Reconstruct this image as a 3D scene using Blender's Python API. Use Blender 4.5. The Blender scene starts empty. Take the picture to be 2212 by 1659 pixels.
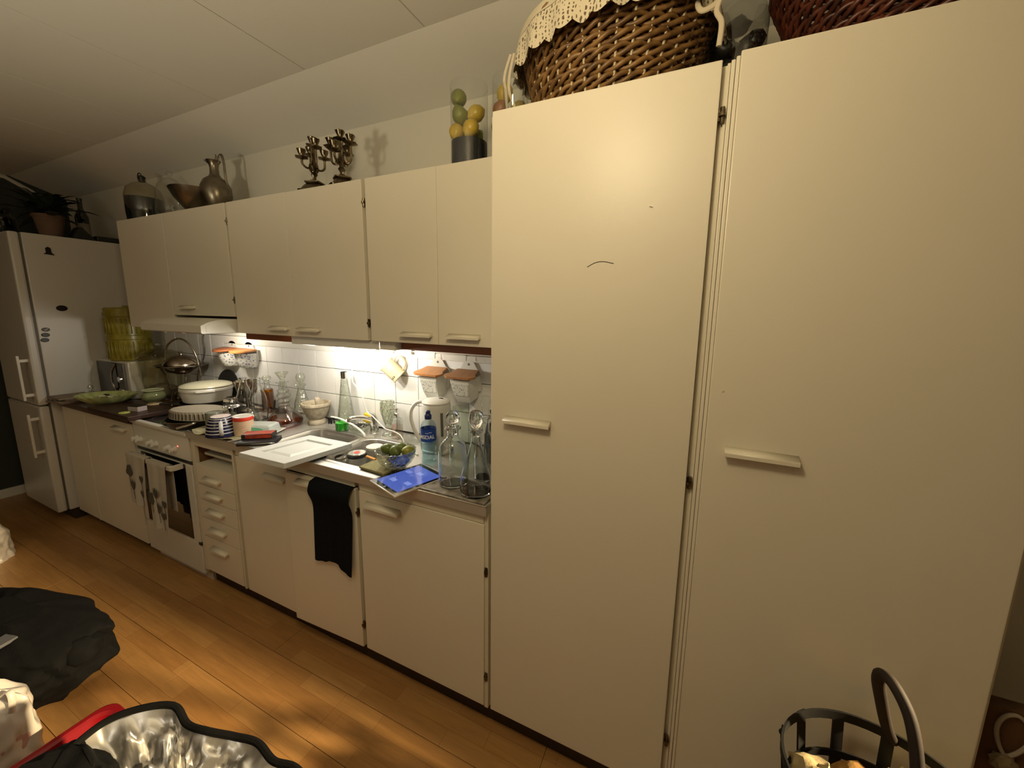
import bpy, bmesh, math, random
from mathutils import Vector, Matrix
random.seed(7)
SC = bpy.context.scene
COL = SC.collection
PI = math.pi

# ---------------------------------------------------------------- camera, world, lights, exposure
cd = bpy.data.cameras.new('camera'); cam = bpy.data.objects.new('camera', cd); COL.objects.link(cam)
cd.sensor_fit = 'HORIZONTAL'; cd.sensor_width = 36.0; cd.lens = 36.0*831.09/2212.0
cd.shift_x = -9.974/2212.0; cd.shift_y = -26.539/2212.0; cd.clip_start = 0.02
R_ = (0.90861, 0.41741, 0.0139); U_ = (-0.0777, 0.13624, 0.98762); F_ = (-0.41035, 0.89845, -0.15622)
cam.matrix_world = Matrix(((R_[0], U_[0], -F_[0], 0.58264), (R_[1], U_[1], -F_[1], -1.08017), (R_[2], U_[2], -F_[2], 1.58254), (0, 0, 0, 1)))
SC.camera = cam
w = bpy.data.worlds.new('world'); SC.world = w; w.use_nodes = True
w.node_tree.nodes['Background'].inputs[0].default_value = (1.0, 0.85, 0.62, 1); w.node_tree.nodes['Background'].inputs[1].default_value = 0.02

def light(name, kind, loc, energy, col, aim=None, **k):
    d = bpy.data.lights.new(name, kind); o = bpy.data.objects.new(name, d); COL.objects.link(o)
    d.energy = energy; d.color = col; o.location = loc
    for a, b in k.items(): setattr(d, a, b)
    if aim is not None: o.rotation_euler = (Vector(aim)-Vector(loc)).to_track_quat('-Z', 'Y').to_euler()
    return o
WARM = (1.0, 0.80, 0.48)
light('ceiling_lamp_light', 'POINT', (0.25, -0.84, 2.24), 21.0, WARM, shadow_soft_size=0.11)
light('ceiling_fill_uplight', 'SPOT', (-1.0, -1.8, 1.6), 54.0, (1.0, 0.88, 0.64), aim=(-1.1, -1.5, 2.6), shadow_soft_size=0.12, spot_size=math.radians(140), spot_blend=0.6)  # added fill aimed upwards to brighten the ceiling, no visible source
light('rear_fill_light', 'POINT', (-1.3, -2.7, 2.0), 7.0, (1.0, 0.90, 0.72), shadow_soft_size=0.15)  # invented light behind the camera, ambient fill for the wall cabinets
light('next_room_lamp_light', 'SPOT', (3.9, 0.19, 1.9), 2700.0, (1.0, 0.76, 0.42), aim=(-1.9, -0.85, 0.0), shadow_soft_size=0.06, spot_size=math.radians(20), spot_blend=0.45)
for lx in (-1.18, -0.96, -0.76): light('sink_tube_light', 'POINT', (lx, 0.258, 1.388), 3.6, (1.0, 0.93, 0.80), shadow_soft_size=0.014)
light('hood_lamp_light', 'POINT', (-2.06, 0.28, 1.405), 4.2, (1.0, 0.90, 0.74), shadow_soft_size=0.025)
SC.view_settings.view_transform = 'Standard'; SC.view_settings.look = 'None'
SC.view_settings.exposure = 0.0; SC.view_settings.gamma = 1.0; SC.view_settings.use_curve_mapping = False
SC.cycles.max_bounces = 10; SC.cycles.transparent_max_bounces = 24; SC.cycles.transmission_bounces = 10
SC.cycles.caustics_reflective = False; SC.cycles.caustics_refractive = False
SC.cycles.sample_clamp_indirect = 4.0

# ---------------------------------------------------------------- materials
MATS = {}
def nt(name):
    m = bpy.data.materials.new(name); m.use_nodes = True; MATS[name] = m
    t = m.node_tree; return m, t, t.nodes['Principled BSDF']
def mat(name, col, rough=0.5, metal=0.0, var=0.0, vs=8.0, bump=0.0, bs=120.0, stretch=None, col2=None, spec=0.5, trans=0.0, emit=None, coat=0.0, sss=0.0, sheen=0.0):
    m, t, b = nt(name)
    b.inputs['Base Color'].default_value = (*col, 1); b.inputs['Roughness'].default_value = rough
    b.inputs['Metallic'].default_value = metal; b.inputs['Specular IOR Level'].default_value = spec
    b.inputs['Transmission Weight'].default_value = trans; b.inputs['Coat Weight'].default_value = coat
    b.inputs['Sheen Weight'].default_value = sheen
    if emit: b.inputs['Emission Color'].default_value = (*emit[:3], 1); b.inputs['Emission Strength'].default_value = emit[3]
    if var or bump:
        tc = t.nodes.new('ShaderNodeTexCoord'); mp = t.nodes.new('ShaderNodeMapping'); t.links.new(tc.outputs['Object'], mp.inputs[0])
        if stretch: mp.inputs['Scale'].default_value = stretch
        if var:
            n = t.nodes.new('ShaderNodeTexNoise'); n.inputs['Scale'].default_value = vs; n.inputs['Detail'].default_value = 5; t.links.new(mp.outputs[0], n.inputs['Vector'])
            r = t.nodes.new('ShaderNodeValToRGB'); c2 = col2 or tuple(c*(1-var) for c in col)
            r.color_ramp.elements[0].position = 0.33; r.color_ramp.elements[1].position = 0.67
            r.color_ramp.elements[0].color = (*c2, 1); r.color_ramp.elements[1].color = (*col, 1)
            t.links.new(n.outputs['Fac'], r.inputs[0]); t.links.new(r.outputs[0], b.inputs['Base Color'])
        if bump:
            n2 = t.nodes.new('ShaderNodeTexNoise'); n2.inputs['Scale'].default_value = bs; n2.inputs['Detail'].default_value = 3; t.links.new(mp.outputs[0], n2.inputs['Vector'])
            bp = t.nodes.new('ShaderNodeBump'); bp.inputs['Strength'].default_value = bump; bp.inputs['Distance'].default_value = 0.002
            t.links.new(n2.outputs['Fac'], bp.inputs['Height']); t.links.new(bp.outputs[0], b.inputs['Normal'])
    return m
def glass(name, col=(0.97, 0.98, 0.97), edge=(0.55, 0.58, 0.56), rough=0.03, base=0.05, bump=0.0, bs=60.0):
    # thin walled clear glass: a see-through pane whose rim darkens and reflects
    m = bpy.data.materials.new(name); m.use_nodes = True; MATS[name] = m; t = m.node_tree; t.nodes.clear()
    out = t.nodes.new('ShaderNodeOutputMaterial'); mix = t.nodes.new('ShaderNodeMixShader'); tr = t.nodes.new('ShaderNodeBsdfTransparent'); gl = t.nodes.new('ShaderNodeBsdfGlossy')
    lw = t.nodes.new('ShaderNodeLayerWeight'); lw.inputs['Blend'].default_value = 0.35
    pw = t.nodes.new('ShaderNodeMath'); pw.operation = 'POWER'; pw.inputs[1].default_value = 2.2; t.links.new(lw.outputs['Facing'], pw.inputs[0])
    mr = t.nodes.new('ShaderNodeMapRange'); mr.inputs['To Min'].default_value = base; mr.inputs['To Max'].default_value = 0.75; t.links.new(pw.outputs[0], mr.inputs['Value'])
    rp = t.nodes.new('ShaderNodeMix'); rp.data_type = 'RGBA'; rp.inputs['A'].default_value = (*col, 1); rp.inputs['B'].default_value = (*edge, 1)
    t.links.new(pw.outputs[0], rp.inputs['Factor']); t.links.new(rp.outputs['Result'], tr.inputs['Color'])
    gl.inputs['Roughness'].default_value = rough; gl.inputs['Color'].default_value = (1, 1, 1, 1)
    if bump:
        tc = t.nodes.new('ShaderNodeTexCoord'); v = t.nodes.new('ShaderNodeTexVoronoi'); v.inputs['Scale'].default_value = bs; t.links.new(tc.outputs['Object'], v.inputs['Vector'])
        bp = t.nodes.new('ShaderNodeBump'); bp.inputs['Strength'].default_value = bump; bp.inputs['Distance'].default_value = 0.006
        t.links.new(v.outputs['Distance'], bp.inputs['Height']); t.links.new(bp.outputs[0], gl.inputs['Normal']); t.links.new(bp.outputs[0], lw.inputs['Normal'])
    t.links.new(mr.outputs[0], mix.inputs[0]); t.links.new(tr.outputs[0], mix.inputs[1]); t.links.new(gl.outputs[0], mix.inputs[2]); t.links.new(mix.outputs[0], out.inputs[0])
    return m
RGLASS = mat('solid_glass', (0.97, 0.98, 0.97), 0.0, trans=1.0)
def hollow(prof, t=0.0028, bottom=0.010):
    # outer wall from the bottom up, then the inner wall back down to a thick floor
    inn = [(max(r-t, 0.001), z) for r, z in prof[::-1] if z > bottom]
    return [(0.0005, prof[0][1])]+prof+inn+[(max(inn[-1][0]-0.004, 0.002), bottom), (0.0005, bottom)]
def spots(name, base, ink, scale, size, rough=0.3, ink2=None):
    # glazed ware with a printed sprinkle of small motifs
    m, t, b = nt(name); b.inputs['Roughness'].default_value = rough
    tc = t.nodes.new('ShaderNodeTexCoord'); v = t.nodes.new('ShaderNodeTexVoronoi'); v.inputs['Scale'].default_value = scale; t.links.new(tc.outputs['Object'], v.inputs['Vector'])
    n = t.nodes.new('ShaderNodeTexNoise'); n.inputs['Scale'].default_value = scale*2.2; t.links.new(tc.outputs['Object'], n.inputs['Vector'])
    ad = t.nodes.new('ShaderNodeMath'); ad.operation = 'MULTIPLY_ADD'; ad.inputs[1].default_value = 0.5; t.links.new(n.outputs['Fac'], ad.inputs[0]); t.links.new(v.outputs['Distance'], ad.inputs[2])
    lt = t.nodes.new('ShaderNodeMath'); lt.operation = 'LESS_THAN'; lt.inputs[1].default_value = size; t.links.new(ad.outputs[0], lt.inputs[0])
    mx = t.nodes.new('ShaderNodeMix'); mx.data_type = 'RGBA'; mx.inputs['A'].default_value = (*base, 1); mx.inputs['B'].default_value = (*ink, 1)
    t.links.new(lt.outputs[0], mx.inputs['Factor']); t.links.new(mx.outputs['Result'], b.inputs['Base Color'])
    return m
def wood(name, c1, c2, scale=(2, 30, 30), rough=0.45, bump=0.15, wave=False):
    m, t, b = nt(name); b.inputs['Roughness'].default_value = rough
    tc = t.nodes.new('ShaderNodeTexCoord'); mp = t.nodes.new('ShaderNodeMapping'); mp.inputs['Scale'].default_value = scale; t.links.new(tc.outputs['Object'], mp.inputs[0])
    n = t.nodes.new('ShaderNodeTexNoise'); n.inputs['Scale'].default_value = 1.6; n.inputs['Detail'].default_value = 7; n.inputs['Roughness'].default_value = 0.65; t.links.new(mp.outputs[0], n.inputs['Vector'])
    r = t.nodes.new('ShaderNodeValToRGB'); r.color_ramp.elements[0].position = 0.3; r.color_ramp.elements[1].position = 0.7
    r.color_ramp.elements[0].color = (*c2, 1); r.color_ramp.elements[1].color = (*c1, 1); t.links.new(n.outputs['Fac'], r.inputs[0]); t.links.new(r.outputs[0], b.inputs['Base Color'])
    bp = t.nodes.new('ShaderNodeBump'); bp.inputs['Strength'].default_value = bump; bp.inputs['Distance'].default_value = 0.001; t.links.new(n.outputs['Fac'], bp.inputs['Height']); t.links.new(bp.outputs[0], b.inputs['Normal'])
    return m
def parquet(name):
    # three strip oak laminate: each board carries three rows of printed staves
    m, t, b = nt(name); b.inputs['Roughness'].default_value = 0.34
    tc = t.nodes.new('ShaderNodeTexCoord'); mp = t.nodes.new('ShaderNodeMapping'); mp.inputs['Location'].default_value = (0.0, 0.118, 0); t.links.new(tc.outputs['Object'], mp.inputs[0])
    br = t.nodes.new('ShaderNodeTexBrick'); br.inputs['Scale'].default_value = 1.0; br.inputs['Brick Width'].default_value = 0.41; br.inputs['Row Height'].default_value = 0.193/3; br.inputs['Mortar Size'].default_value = 0.0008
    br.inputs['Color1'].default_value = (0.46, 0.25, 0.088, 1); br.inputs['Color2'].default_value = (0.38, 0.19, 0.062, 1); br.inputs['Mortar'].default_value = (0.27, 0.125, 0.04, 1); br.offset = 0.37
    t.links.new(mp.outputs[0], br.inputs['Vector'])
    mp2 = t.nodes.new('ShaderNodeMapping'); mp2.inputs['Scale'].default_value = (2.2, 26, 26); t.links.new(tc.outputs['Object'], mp2.inputs[0])
    n = t.nodes.new('ShaderNodeTexNoise'); n.inputs['Scale'].default_value = 2.0; n.inputs['Detail'].default_value = 8; n.inputs['Roughness'].default_value = 0.7; t.links.new(mp2.outputs[0], n.inputs['Vector'])
    r = t.nodes.new('ShaderNodeValToRGB'); r.color_ramp.elements[0].position = 0.3; r.color_ramp.elements[1].position = 0.7; r.color_ramp.elements[0].color = (0.72, 0.70, 0.66, 1); r.color_ramp.elements[1].color = (1.08, 1.08, 1.08, 1); t.links.new(n.outputs['Fac'], r.inputs[0])
    mx = t.nodes.new('ShaderNodeMix'); mx.data_type = 'RGBA'; mx.blend_type = 'MULTIPLY'; mx.inputs['Factor'].default_value = 0.85
    t.links.new(br.outputs['Color'], mx.inputs['A']); t.links.new(r.outputs[0], mx.inputs['B']); t.links.new(mx.outputs['Result'], b.inputs['Base Color'])
    bp = t.nodes.new('ShaderNodeBump'); bp.inputs['Strength'].default_value = 0.12; bp.inputs['Distance'].default_value = 0.001; t.links.new(n.outputs['Fac'], bp.inputs['Height']); t.links.new(bp.outputs[0], b.inputs['Normal'])
    return m

CAB = mat('cream_cabinet_paint', (0.74, 0.69, 0.57), 0.40, var=0.03, vs=3, bump=0.06, bs=260)
CABIN = mat('cabinet_inside', (0.33, 0.15, 0.06), 0.6, var=0.3, vs=6, stretch=(1, 1, 8))
FRAME = mat('cream_cabinet_frame', (0.70, 0.65, 0.52), 0.4, var=0.05, vs=5)
WALL = mat('warm_white_wall_paint', (0.66, 0.63, 0.54), 0.75, var=0.03, vs=2, bump=0.1, bs=200)
CEIL = mat('ceiling_board_paint', (0.70, 0.69, 0.63), 0.7, var=0.03, vs=1.5, bump=0.12, bs=300)
DARKWALL = mat('dark_green_wall_paint', (0.035, 0.042, 0.03), 0.8, var=0.2, vs=3)
TILE = mat('white_glazed_tile', (0.82, 0.81, 0.78), 0.16, var=0.02, vs=4, bump=0.05, bs=18)
GROUT = mat('grey_grout', (0.17, 0.16, 0.145), 0.9)
FLOOR = parquet('oak_laminate')
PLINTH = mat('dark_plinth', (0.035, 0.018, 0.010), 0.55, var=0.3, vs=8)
STEEL = mat('brushed_steel', (0.66, 0.64, 0.60), 0.44, metal=0.8, bump=0.12, bs=40, stretch=(1, 30, 30))
STEELIN = mat('sink_steel', (0.55, 0.53, 0.49), 0.32, metal=0.9, bump=0.06, bs=60)
CHROME = mat('chrome', (0.78, 0.77, 0.74), 0.10, metal=1.0)
SILVER = mat('tarnished_silver', (0.48, 0.42, 0.34), 0.20, metal=1.0, var=0.4, vs=9, col2=(0.20, 0.165, 0.12))
PEWTER = mat('old_pewter', (0.30, 0.26, 0.19), 0.32, metal=1.0, var=0.5, vs=14)
BRONZE = mat('dark_cast_metal', (0.24, 0.19, 0.12), 0.28, metal=1.0, var=0.5, vs=40)
WORKWOOD = wood('oiled_worktop_wood', (0.115, 0.052, 0.018), (0.055, 0.024, 0.009), (3, 22, 22), 0.35)
BOARD = wood('dark_board_wood', (0.060, 0.026, 0.018), (0.028, 0.012, 0.009), (3, 24, 24), 0.4)
LIDWOOD = wood('lid_beech', (0.50, 0.225, 0.07), (0.36, 0.145, 0.04), (18, 4, 4), 0.4)
BATTEN = wood('teak_batten', (0.26, 0.085, 0.025), (0.17, 0.05, 0.015), (3, 30, 30), 0.4)
WHITEP = mat('white_plastic', (0.74, 0.73, 0.68), 0.35)
WHITEE = mat('white_enamel', (0.72, 0.70, 0.63), 0.25, var=0.02, vs=4)
FRIDGE = mat('fridge_white', (0.60, 0.58, 0.53), 0.22, bump=0.25, bs=500)
BLACKG = mat('black_ceramic_glass', (0.006, 0.006, 0.005), 0.06)
BLACK = mat('black_plastic', (0.012, 0.012, 0.012), 0.4)
IRON = mat('black_iron', (0.008, 0.008, 0.008), 0.6, spec=0.2, bump=0.2, bs=80)
NONSTICK = mat('non_stick_black', (0.018, 0.018, 0.017), 0.35)
TOWELB = mat('black_terry', (0.009, 0.011, 0.013), 0.95, var=0.4, vs=240, bump=0.9, bs=240, spec=0.1)
TOWELW = mat('offwhite_linen', (0.52, 0.475, 0.40), 0.9, var=0.05, vs=40, bump=0.4, bs=400)
CLOTHB = mat('black_cloth', (0.006, 0.006, 0.006), 0.9, spec=0.12, var=0.3, vs=20, bump=0.4, bs=120)
MOTIF = mat('grey_green_print', (0.085, 0.080, 0.055), 0.9)
PORC = mat('white_porcelain', (0.78, 0.76, 0.70), 0.18)
CREAMW = mat('cream_stoneware', (0.72, 0.58, 0.36), 0.3, var=0.12, vs=20)
STONE = mat('beige_marble', (0.56, 0.49, 0.37), 0.55, var=0.4, vs=38, bump=0.5, bs=70, col2=(0.36, 0.30, 0.21))
STONED = mat('grey_stone_slab', (0.36, 0.32, 0.27), 0.4, var=0.6, vs=30, col2=(0.13, 0.115, 0.095))
GREEN = mat('pale_green_glaze', (0.42, 0.47, 0.19), 0.22, var=0.15, vs=12)
GREENP = mat('celadon_glaze', (0.22, 0.25, 0.12), 0.18, var=0.2, vs=10)
LIME = mat('lime_peel', (0.115, 0.16, 0.022), 0.35, var=0.3, vs=30, bump=0.4, bs=160)
LIMEY = mat('lime_peel_yellow', (0.30, 0.31, 0.04), 0.35, var=0.25, vs=30, bump=0.4, bs=160)
LEMON = mat('lemon_peel', (0.56, 0.40, 0.055), 0.35, var=0.2, vs=20, bump=0.4, bs=160)
LIMED = mat('green_lemon_peel', (0.22, 0.235, 0.05), 0.4, var=0.3, vs=16, bump=0.4, bs=160)
NAVY = mat('navy_glaze', (0.012, 0.014, 0.055), 0.2)
STRIPE = mat('white_glaze_stripe', (0.62, 0.62, 0.64), 0.25)
GREYC = mat('grey_green_glaze', (0.17, 0.17, 0.125), 0.35)
BEIGE = mat('beige_label', (0.66, 0.48, 0.33), 0.5, var=0.08, vs=18)
RED = mat('red_print', (0.62, 0.045, 0.02), 0.45)
REDP = mat('red_crate_plastic', (0.21, 0.004, 0.008), 0.4, spec=0.3)
PANEL = mat('white_satin_panel', (0.60, 0.615, 0.60), 0.42)
SILVERF = mat('silver_foil', (0.66, 0.64, 0.61), 0.30, metal=0.9, bump=0.35, bs=14)
WICKER = mat('brown_willow', (0.30, 0.165, 0.055), 0.42, var=0.55, vs=26, col2=(0.10, 0.048, 0.014))
STAKE = mat('pale_willow', (0.52, 0.42, 0.25), 0.5)
WICKERR = mat('red_brown_willow', (0.125, 0.030, 0.013), 0.38, var=0.5, vs=26, col2=(0.04, 0.010, 0.005))
CLOTHC = mat('cream_cotton', (0.60, 0.53, 0.39), 0.9, var=0.08, vs=14, bump=0.4, bs=200)
RIBBON = mat('cream_ribbon', (0.62, 0.54, 0.40), 0.8)
TRIVET = mat('olive_felt', (0.30, 0.27, 0.13), 0.95, var=0.25, vs=90, bump=0.6, bs=160)
ORANGE = mat('orange_plastic', (0.72, 0.27, 0.02), 0.4)
YELLOWS = mat('yellow_sponge', (0.80, 0.55, 0.04), 0.95, bump=0.8, bs=160)
GLOWG = mat('green_dish_liquid', (0.04, 0.62, 0.03), 0.2, trans=0.3)
YELPLAST = mat('yellow_green_tin', (0.27, 0.225, 0.022), 0.3, var=0.35, vs=24)
PINK = mat('pink_print', (0.60, 0.30, 0.26), 0.6)
PAPER = mat('crumpled_paper', (0.50, 0.46, 0.26), 0.7, var=0.55, vs=26, bump=0.6, bs=40, col2=(0.24, 0.23, 0.13))
PAPERS = mat('paper_stack', (0.30, 0.25, 0.20), 0.8, var=0.3, vs=12)
LEATHER = mat('black_leather', (0.012, 0.012, 0.014), 0.45, bump=0.4, bs=90)
WOOL = mat('cream_wool', (0.46, 0.36, 0.19), 1.0, var=0.4, vs=40, bump=1.0, bs=60)
WOOLB = mat('ochre_wool', (0.33, 0.17, 0.035), 1.0, var=0.4, vs=40, bump=1.0, bs=60)
STRAP = mat('brown_leather', (0.022, 0.014, 0.011), 0.7, spec=0.25, var=0.4, vs=20)
ROPE = mat('white_cord', (0.34, 0.29, 0.22), 0.9)
LOG = wood('rough_brown_wood', (0.13, 0.06, 0.022), (0.05, 0.024, 0.010), (12, 12, 3), 0.7)
POLY = mat('white_film', (0.62, 0.57, 0.52), 0.35, bump=0.5, bs=30, trans=0.12)
POLYP = mat('pinkish_film', (0.46, 0.27, 0.25), 0.4, bump=0.5, bs=30)
LEAF = mat('dark_leaf', (0.020, 0.032, 0.012), 0.5, var=0.4, vs=20)
TERRA = mat('dull_terracotta', (0.16, 0.095, 0.06), 0.8, var=0.2, vs=14)
BLUEL = mat('blue_label', (0.022, 0.075, 0.34), 0.35)
BLUECAP = mat('navy_cap', (0.008, 0.018, 0.12), 0.35)
WHITEINK = mat('white_ink', (0.80, 0.82, 0.86), 0.5)
SCREEN = mat('lit_tablet_screen', (0.02, 0.03, 0.08), 0.08, emit=(0.085, 0.14, 0.55, 0.75))
CREAMD = mat('dried_crumbs', (0.62, 0.60, 0.42), 0.8)
CORDB = mat('grey_cable', (0.12, 0.11, 0.10), 0.5)
CORDW = mat('white_cable', (0.70, 0.69, 0.64), 0.4)
AMBER = glass('amber_liquid', (0.62, 0.20, 0.06), (0.40, 0.10, 0.03), base=0.02)
OIL = glass('golden_oil', (0.75, 0.42, 0.06), (0.5, 0.26, 0.03), base=0.02)
CLEAR = glass('clear_glass')
CLEAR2 = glass('clear_glass_thick', (0.93, 0.94, 0.92), (0.30, 0.32, 0.29), base=0.11)
CUT = glass('cut_crystal', (0.93, 0.95, 0.90), (0.30, 0.33, 0.28), base=0.16, bump=0.9, bs=70)
GREENG = glass('green_glass', (0.84, 0.90, 0.84), (0.28, 0.36, 0.29), base=0.07)
DKGREEN = glass('dark_green_glass', (0.05, 0.09, 0.05), (0.02, 0.03, 0.02), base=0.08)
SMOKE = glass('old_glass', (0.80, 0.78, 0.66), (0.36, 0.34, 0.26), base=0.07)
BLUEG = glass('blue_black_glass', (0.03, 0.05, 0.08), (0.01, 0.015, 0.03), base=0.08)
BLUEPET = glass('pale_blue_bottle', (0.82, 0.92, 0.95), (0.36, 0.52, 0.62), base=0.05)
WATERM = glass('bottled_water', (0.88, 0.96, 0.96), (0.62, 0.78, 0.82), base=0.02)
TUBE = mat('lit_tube', (1, 1, 1), 0.4, emit=(1.0, 0.93, 0.80, 6.0))
LED = mat('red_indicator_lamp', (0.8, 0.02, 0.02), 0.4, emit=(1.0, 0.08, 0.06, 6.0))
SALTA = spots('printed_porcelain_flowers', (0.70, 0.69, 0.62), (0.15, 0.17, 0.17), 120, 0.55)
SALTC = spots('printed_porcelain_blue', (0.74, 0.72, 0.66), (0.20, 0.22, 0.36), 62, 0.56)
SALTW = mat('plain_porcelain', (0.70, 0.69, 0.62), 0.2)
def lace_mat():
    m, t, b = nt('cream_lace'); b.inputs['Roughness'].default_value = 0.95
    tc = t.nodes.new('ShaderNodeTexCoord'); v = t.nodes.new('ShaderNodeTexVoronoi'); v.inputs['Scale'].default_value = 80; v.feature = 'DISTANCE_TO_EDGE'; t.links.new(tc.outputs['Object'], v.inputs['Vector'])
    wv = t.nodes.new('ShaderNodeTexWave'); wv.inputs['Scale'].default_value = 28; wv.inputs['Distortion'].default_value = 6; t.links.new(tc.outputs['Object'], wv.inputs['Vector'])
    mu = t.nodes.new('ShaderNodeMath'); mu.operation = 'MULTIPLY'; t.links.new(v.outputs['Distance'], mu.inputs[0]); t.links.new(wv.outputs['Fac'], mu.inputs[1])
    lt = t.nodes.new('ShaderNodeMath'); lt.operation = 'GREATER_THAN'; lt.inputs[1].default_value = 0.13; t.links.new(mu.outputs[0], lt.inputs[0])
    mx = t.nodes.new('ShaderNodeMix'); mx.data_type = 'RGBA'; mx.inputs['A'].default_value = (0.62, 0.55, 0.41, 1); mx.inputs['B'].default_value = (0.13, 0.10, 0.06, 1)
    t.links.new(lt.outputs[0], mx.inputs['Factor']); t.links.new(mx.outputs['Result'], b.inputs['Base Color'])
    bp = t.nodes.new('ShaderNodeBump'); bp.inputs['Strength'].default_value = 0.8; bp.inputs['Distance'].default_value = 0.003; bp.invert = True; t.links.new(mu.outputs[0], bp.inputs['Height']); t.links.new(bp.outputs[0], b.inputs['Normal'])
    return m
LACE = lace_mat()

# ---------------------------------------------------------------- mesh helpers
def BM(): return bmesh.new()
def bx(bm, x0, x1, y0, y1, z0, z1, bev=0.0, rot=None):
    t = bmesh.new(); bmesh.ops.create_cube(t, size=1.0)
    for v in t.verts: v.co = Vector(((x0+x1)/2+v.co.x*(x1-x0), (y0+y1)/2+v.co.y*(y1-y0), (z0+z1)/2+v.co.z*(z1-z0)))
    if bev: bmesh.ops.bevel(t, geom=t.edges[:], offset=bev, segments=2, profile=0.6, affect='EDGES')
    if rot: bmesh.ops.transform(t, matrix=rot, verts=t.verts)
    merge(bm, t); return bm
def merge(bm, t):
    me = bpy.data.meshes.new('tmp'); t.to_mesh(me); t.free(); bm.from_mesh(me); bpy.data.meshes.remove(me)
def lathe(bm, prof, seg=32, c=(0, 0, 0), sx=1.0, sy=1.0, wob=None, M=None, cap=True):
    # prof: (radius, z) pairs from the bottom up; wob(angle, i) scales the radius
    rings = []
    for i, (r, z) in enumerate(prof):
        ring = []
        for k in range(seg):
            a = 2*PI*k/seg; rr = r*(wob(a, i) if wob else 1.0)
            p = Vector((rr*math.cos(a)*sx, rr*math.sin(a)*sy, z))
            if M: p = M @ p
            ring.append(bm.verts.new(p+Vector(c)))
        rings.append(ring)
    for i in range(len(rings)-1):
        for k in range(seg):
            bm.faces.new((rings[i][k], rings[i][(k+1) % seg], rings[i+1][(k+1) % seg], rings[i+1][k]))
    if cap:
        if prof[0][0] > 1e-4: bm.faces.new(rings[0][::-1])
        if prof[-1][0] > 1e-4 and cap != 'open': bm.faces.new(rings[-1])
    return bm
def smooth_path(pts, n=6):
    out = []
    for i in range(len(pts)-1):
        p0 = Vector(pts[max(i-1, 0)]); p1 = Vector(pts[i]); p2 = Vector(pts[i+1]); p3 = Vector(pts[min(i+2, len(pts)-1)])
        for k in range(n):
            t = k/n; out.append(0.5*((2*p1)+(p2-p0)*t+(2*p0-5*p1+4*p2-p3)*t*t+(3*p1-p0-3*p2+p3)*t*t*t))
    out.append(Vector(pts[-1])); return out
def tube(bm, pts, r, seg=8, closed=False, flat=None):
    pts = [Vector(p) for p in pts]; n = len(pts); rings = []; up = None
    for i in range(n):
        if closed: d = pts[(i+1) % n]-pts[i-1]
        else: d = pts[min(i+1, n-1)]-pts[max(i-1, 0)]
        d.normalize()
        if up is None:
            up = Vector((0, 0, 1)) if abs(d.z) < 0.9 else Vector((0, 1, 0))
        s = d.cross(up)
        if s.length < 1e-5: s = d.orthogonal()
        s.normalize(); u2 = s.cross(d).normalized(); up = u2
        rr = r[i] if isinstance(r, (list, tuple)) else r
        a_, b_ = (rr, rr) if not flat else (rr, rr*flat)
        rings.append([bm.verts.new(pts[i]+s*math.cos(2*PI*k/seg)*a_+u2*math.sin(2*PI*k/seg)*b_) for k in range(seg)])
    m = n if closed else n-1
    for i in range(m):
        A, Bq = rings[i], rings[(i+1) % n]
        for k in range(seg): bm.faces.new((A[k], A[(k+1) % seg], Bq[(k+1) % seg], Bq[k]))
    if not closed: bm.faces.new(rings[0][::-1]); bm.faces.new(rings[-1])
    return bm
def prism(bm, poly, d0, d1, plane='yz'):
    # poly in a plane, extruded along the remaining axis from d0 to d1
    def P(a, b, d): return Vector((d, a, b)) if plane == 'yz' else (Vector((a, d, b)) if plane == 'xz' else Vector((a, b, d)))
    A = [bm.verts.new(P(a, b, d0)) for a, b in poly]; C = [bm.verts.new(P(a, b, d1)) for a, b in poly]; n = len(poly)
    bm.faces.new(A); bm.faces.new(C[::-1])
    for i in range(n): bm.faces.new((A[i], C[i], C[(i+1) % n], A[(i+1) % n]))
    bmesh.ops.recalc_face_normals(bm, faces=bm.faces[:]); return bm
def sheet(bm, f, nu, nv, thick=0.0):
    g = [[bm.verts.new(f(i/nu, j/nv)) for j in range(nv+1)] for i in range(nu+1)]
    fs = [bm.faces.new((g[i][j], g[i+1][j], g[i+1][j+1], g[i][j+1])) for i in range(nu) for j in range(nv)]
    if thick:
        bmesh.ops.recalc_face_normals(bm, faces=fs); bmesh.ops.solidify(bm, geom=fs, thickness=thick)
    return bm
def rrect(x0, x1, y0, y1, r, n=5):
    pts = []
    for cx, cy, a0 in ((x1-r, y1-r, 0), (x0+r, y1-r, PI/2), (x0+r, y0+r, PI), (x1-r, y0+r, 1.5*PI)):
        for k in range(n+1):
            a = a0+k/n*PI/2; pts.append((cx+r*math.cos(a), cy+r*math.sin(a)))
    return pts
def loft(bm, loops, cap0=False, cap1=True):
    R = [[bm.verts.new(p) for p in L] for L in loops]; n = len(R[0])
    for i in range(len(R)-1):
        for k in range(n): bm.faces.new((R[i][k], R[i][(k+1) % n], R[i+1][(k+1) % n], R[i+1][k]))
    if cap0: bm.faces.new(R[0][::-1])
    if cap1: bm.faces.new(R[-1])
    bmesh.ops.recalc_face_normals(bm, faces=bm.faces[:]); return bm
def blob(bm, c, r, seg=20, noise=0.0, fr=3.0, sd=0):
    t = bmesh.new(); bmesh.ops.create_icosphere(t, subdivisions=3 if seg > 12 else 2, radius=1.0)
    from mathutils import noise as mn
    for v in t.verts:
        k = 1+noise*mn.noise(v.co*fr+Vector((sd*7.1, sd*3.3, sd)))
        v.co = Vector((c[0]+v.co.x*r[0]*k, c[1]+v.co.y*r[1]*k, c[2]+v.co.z*r[2]*k))
    merge(bm, t); return bm
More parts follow.
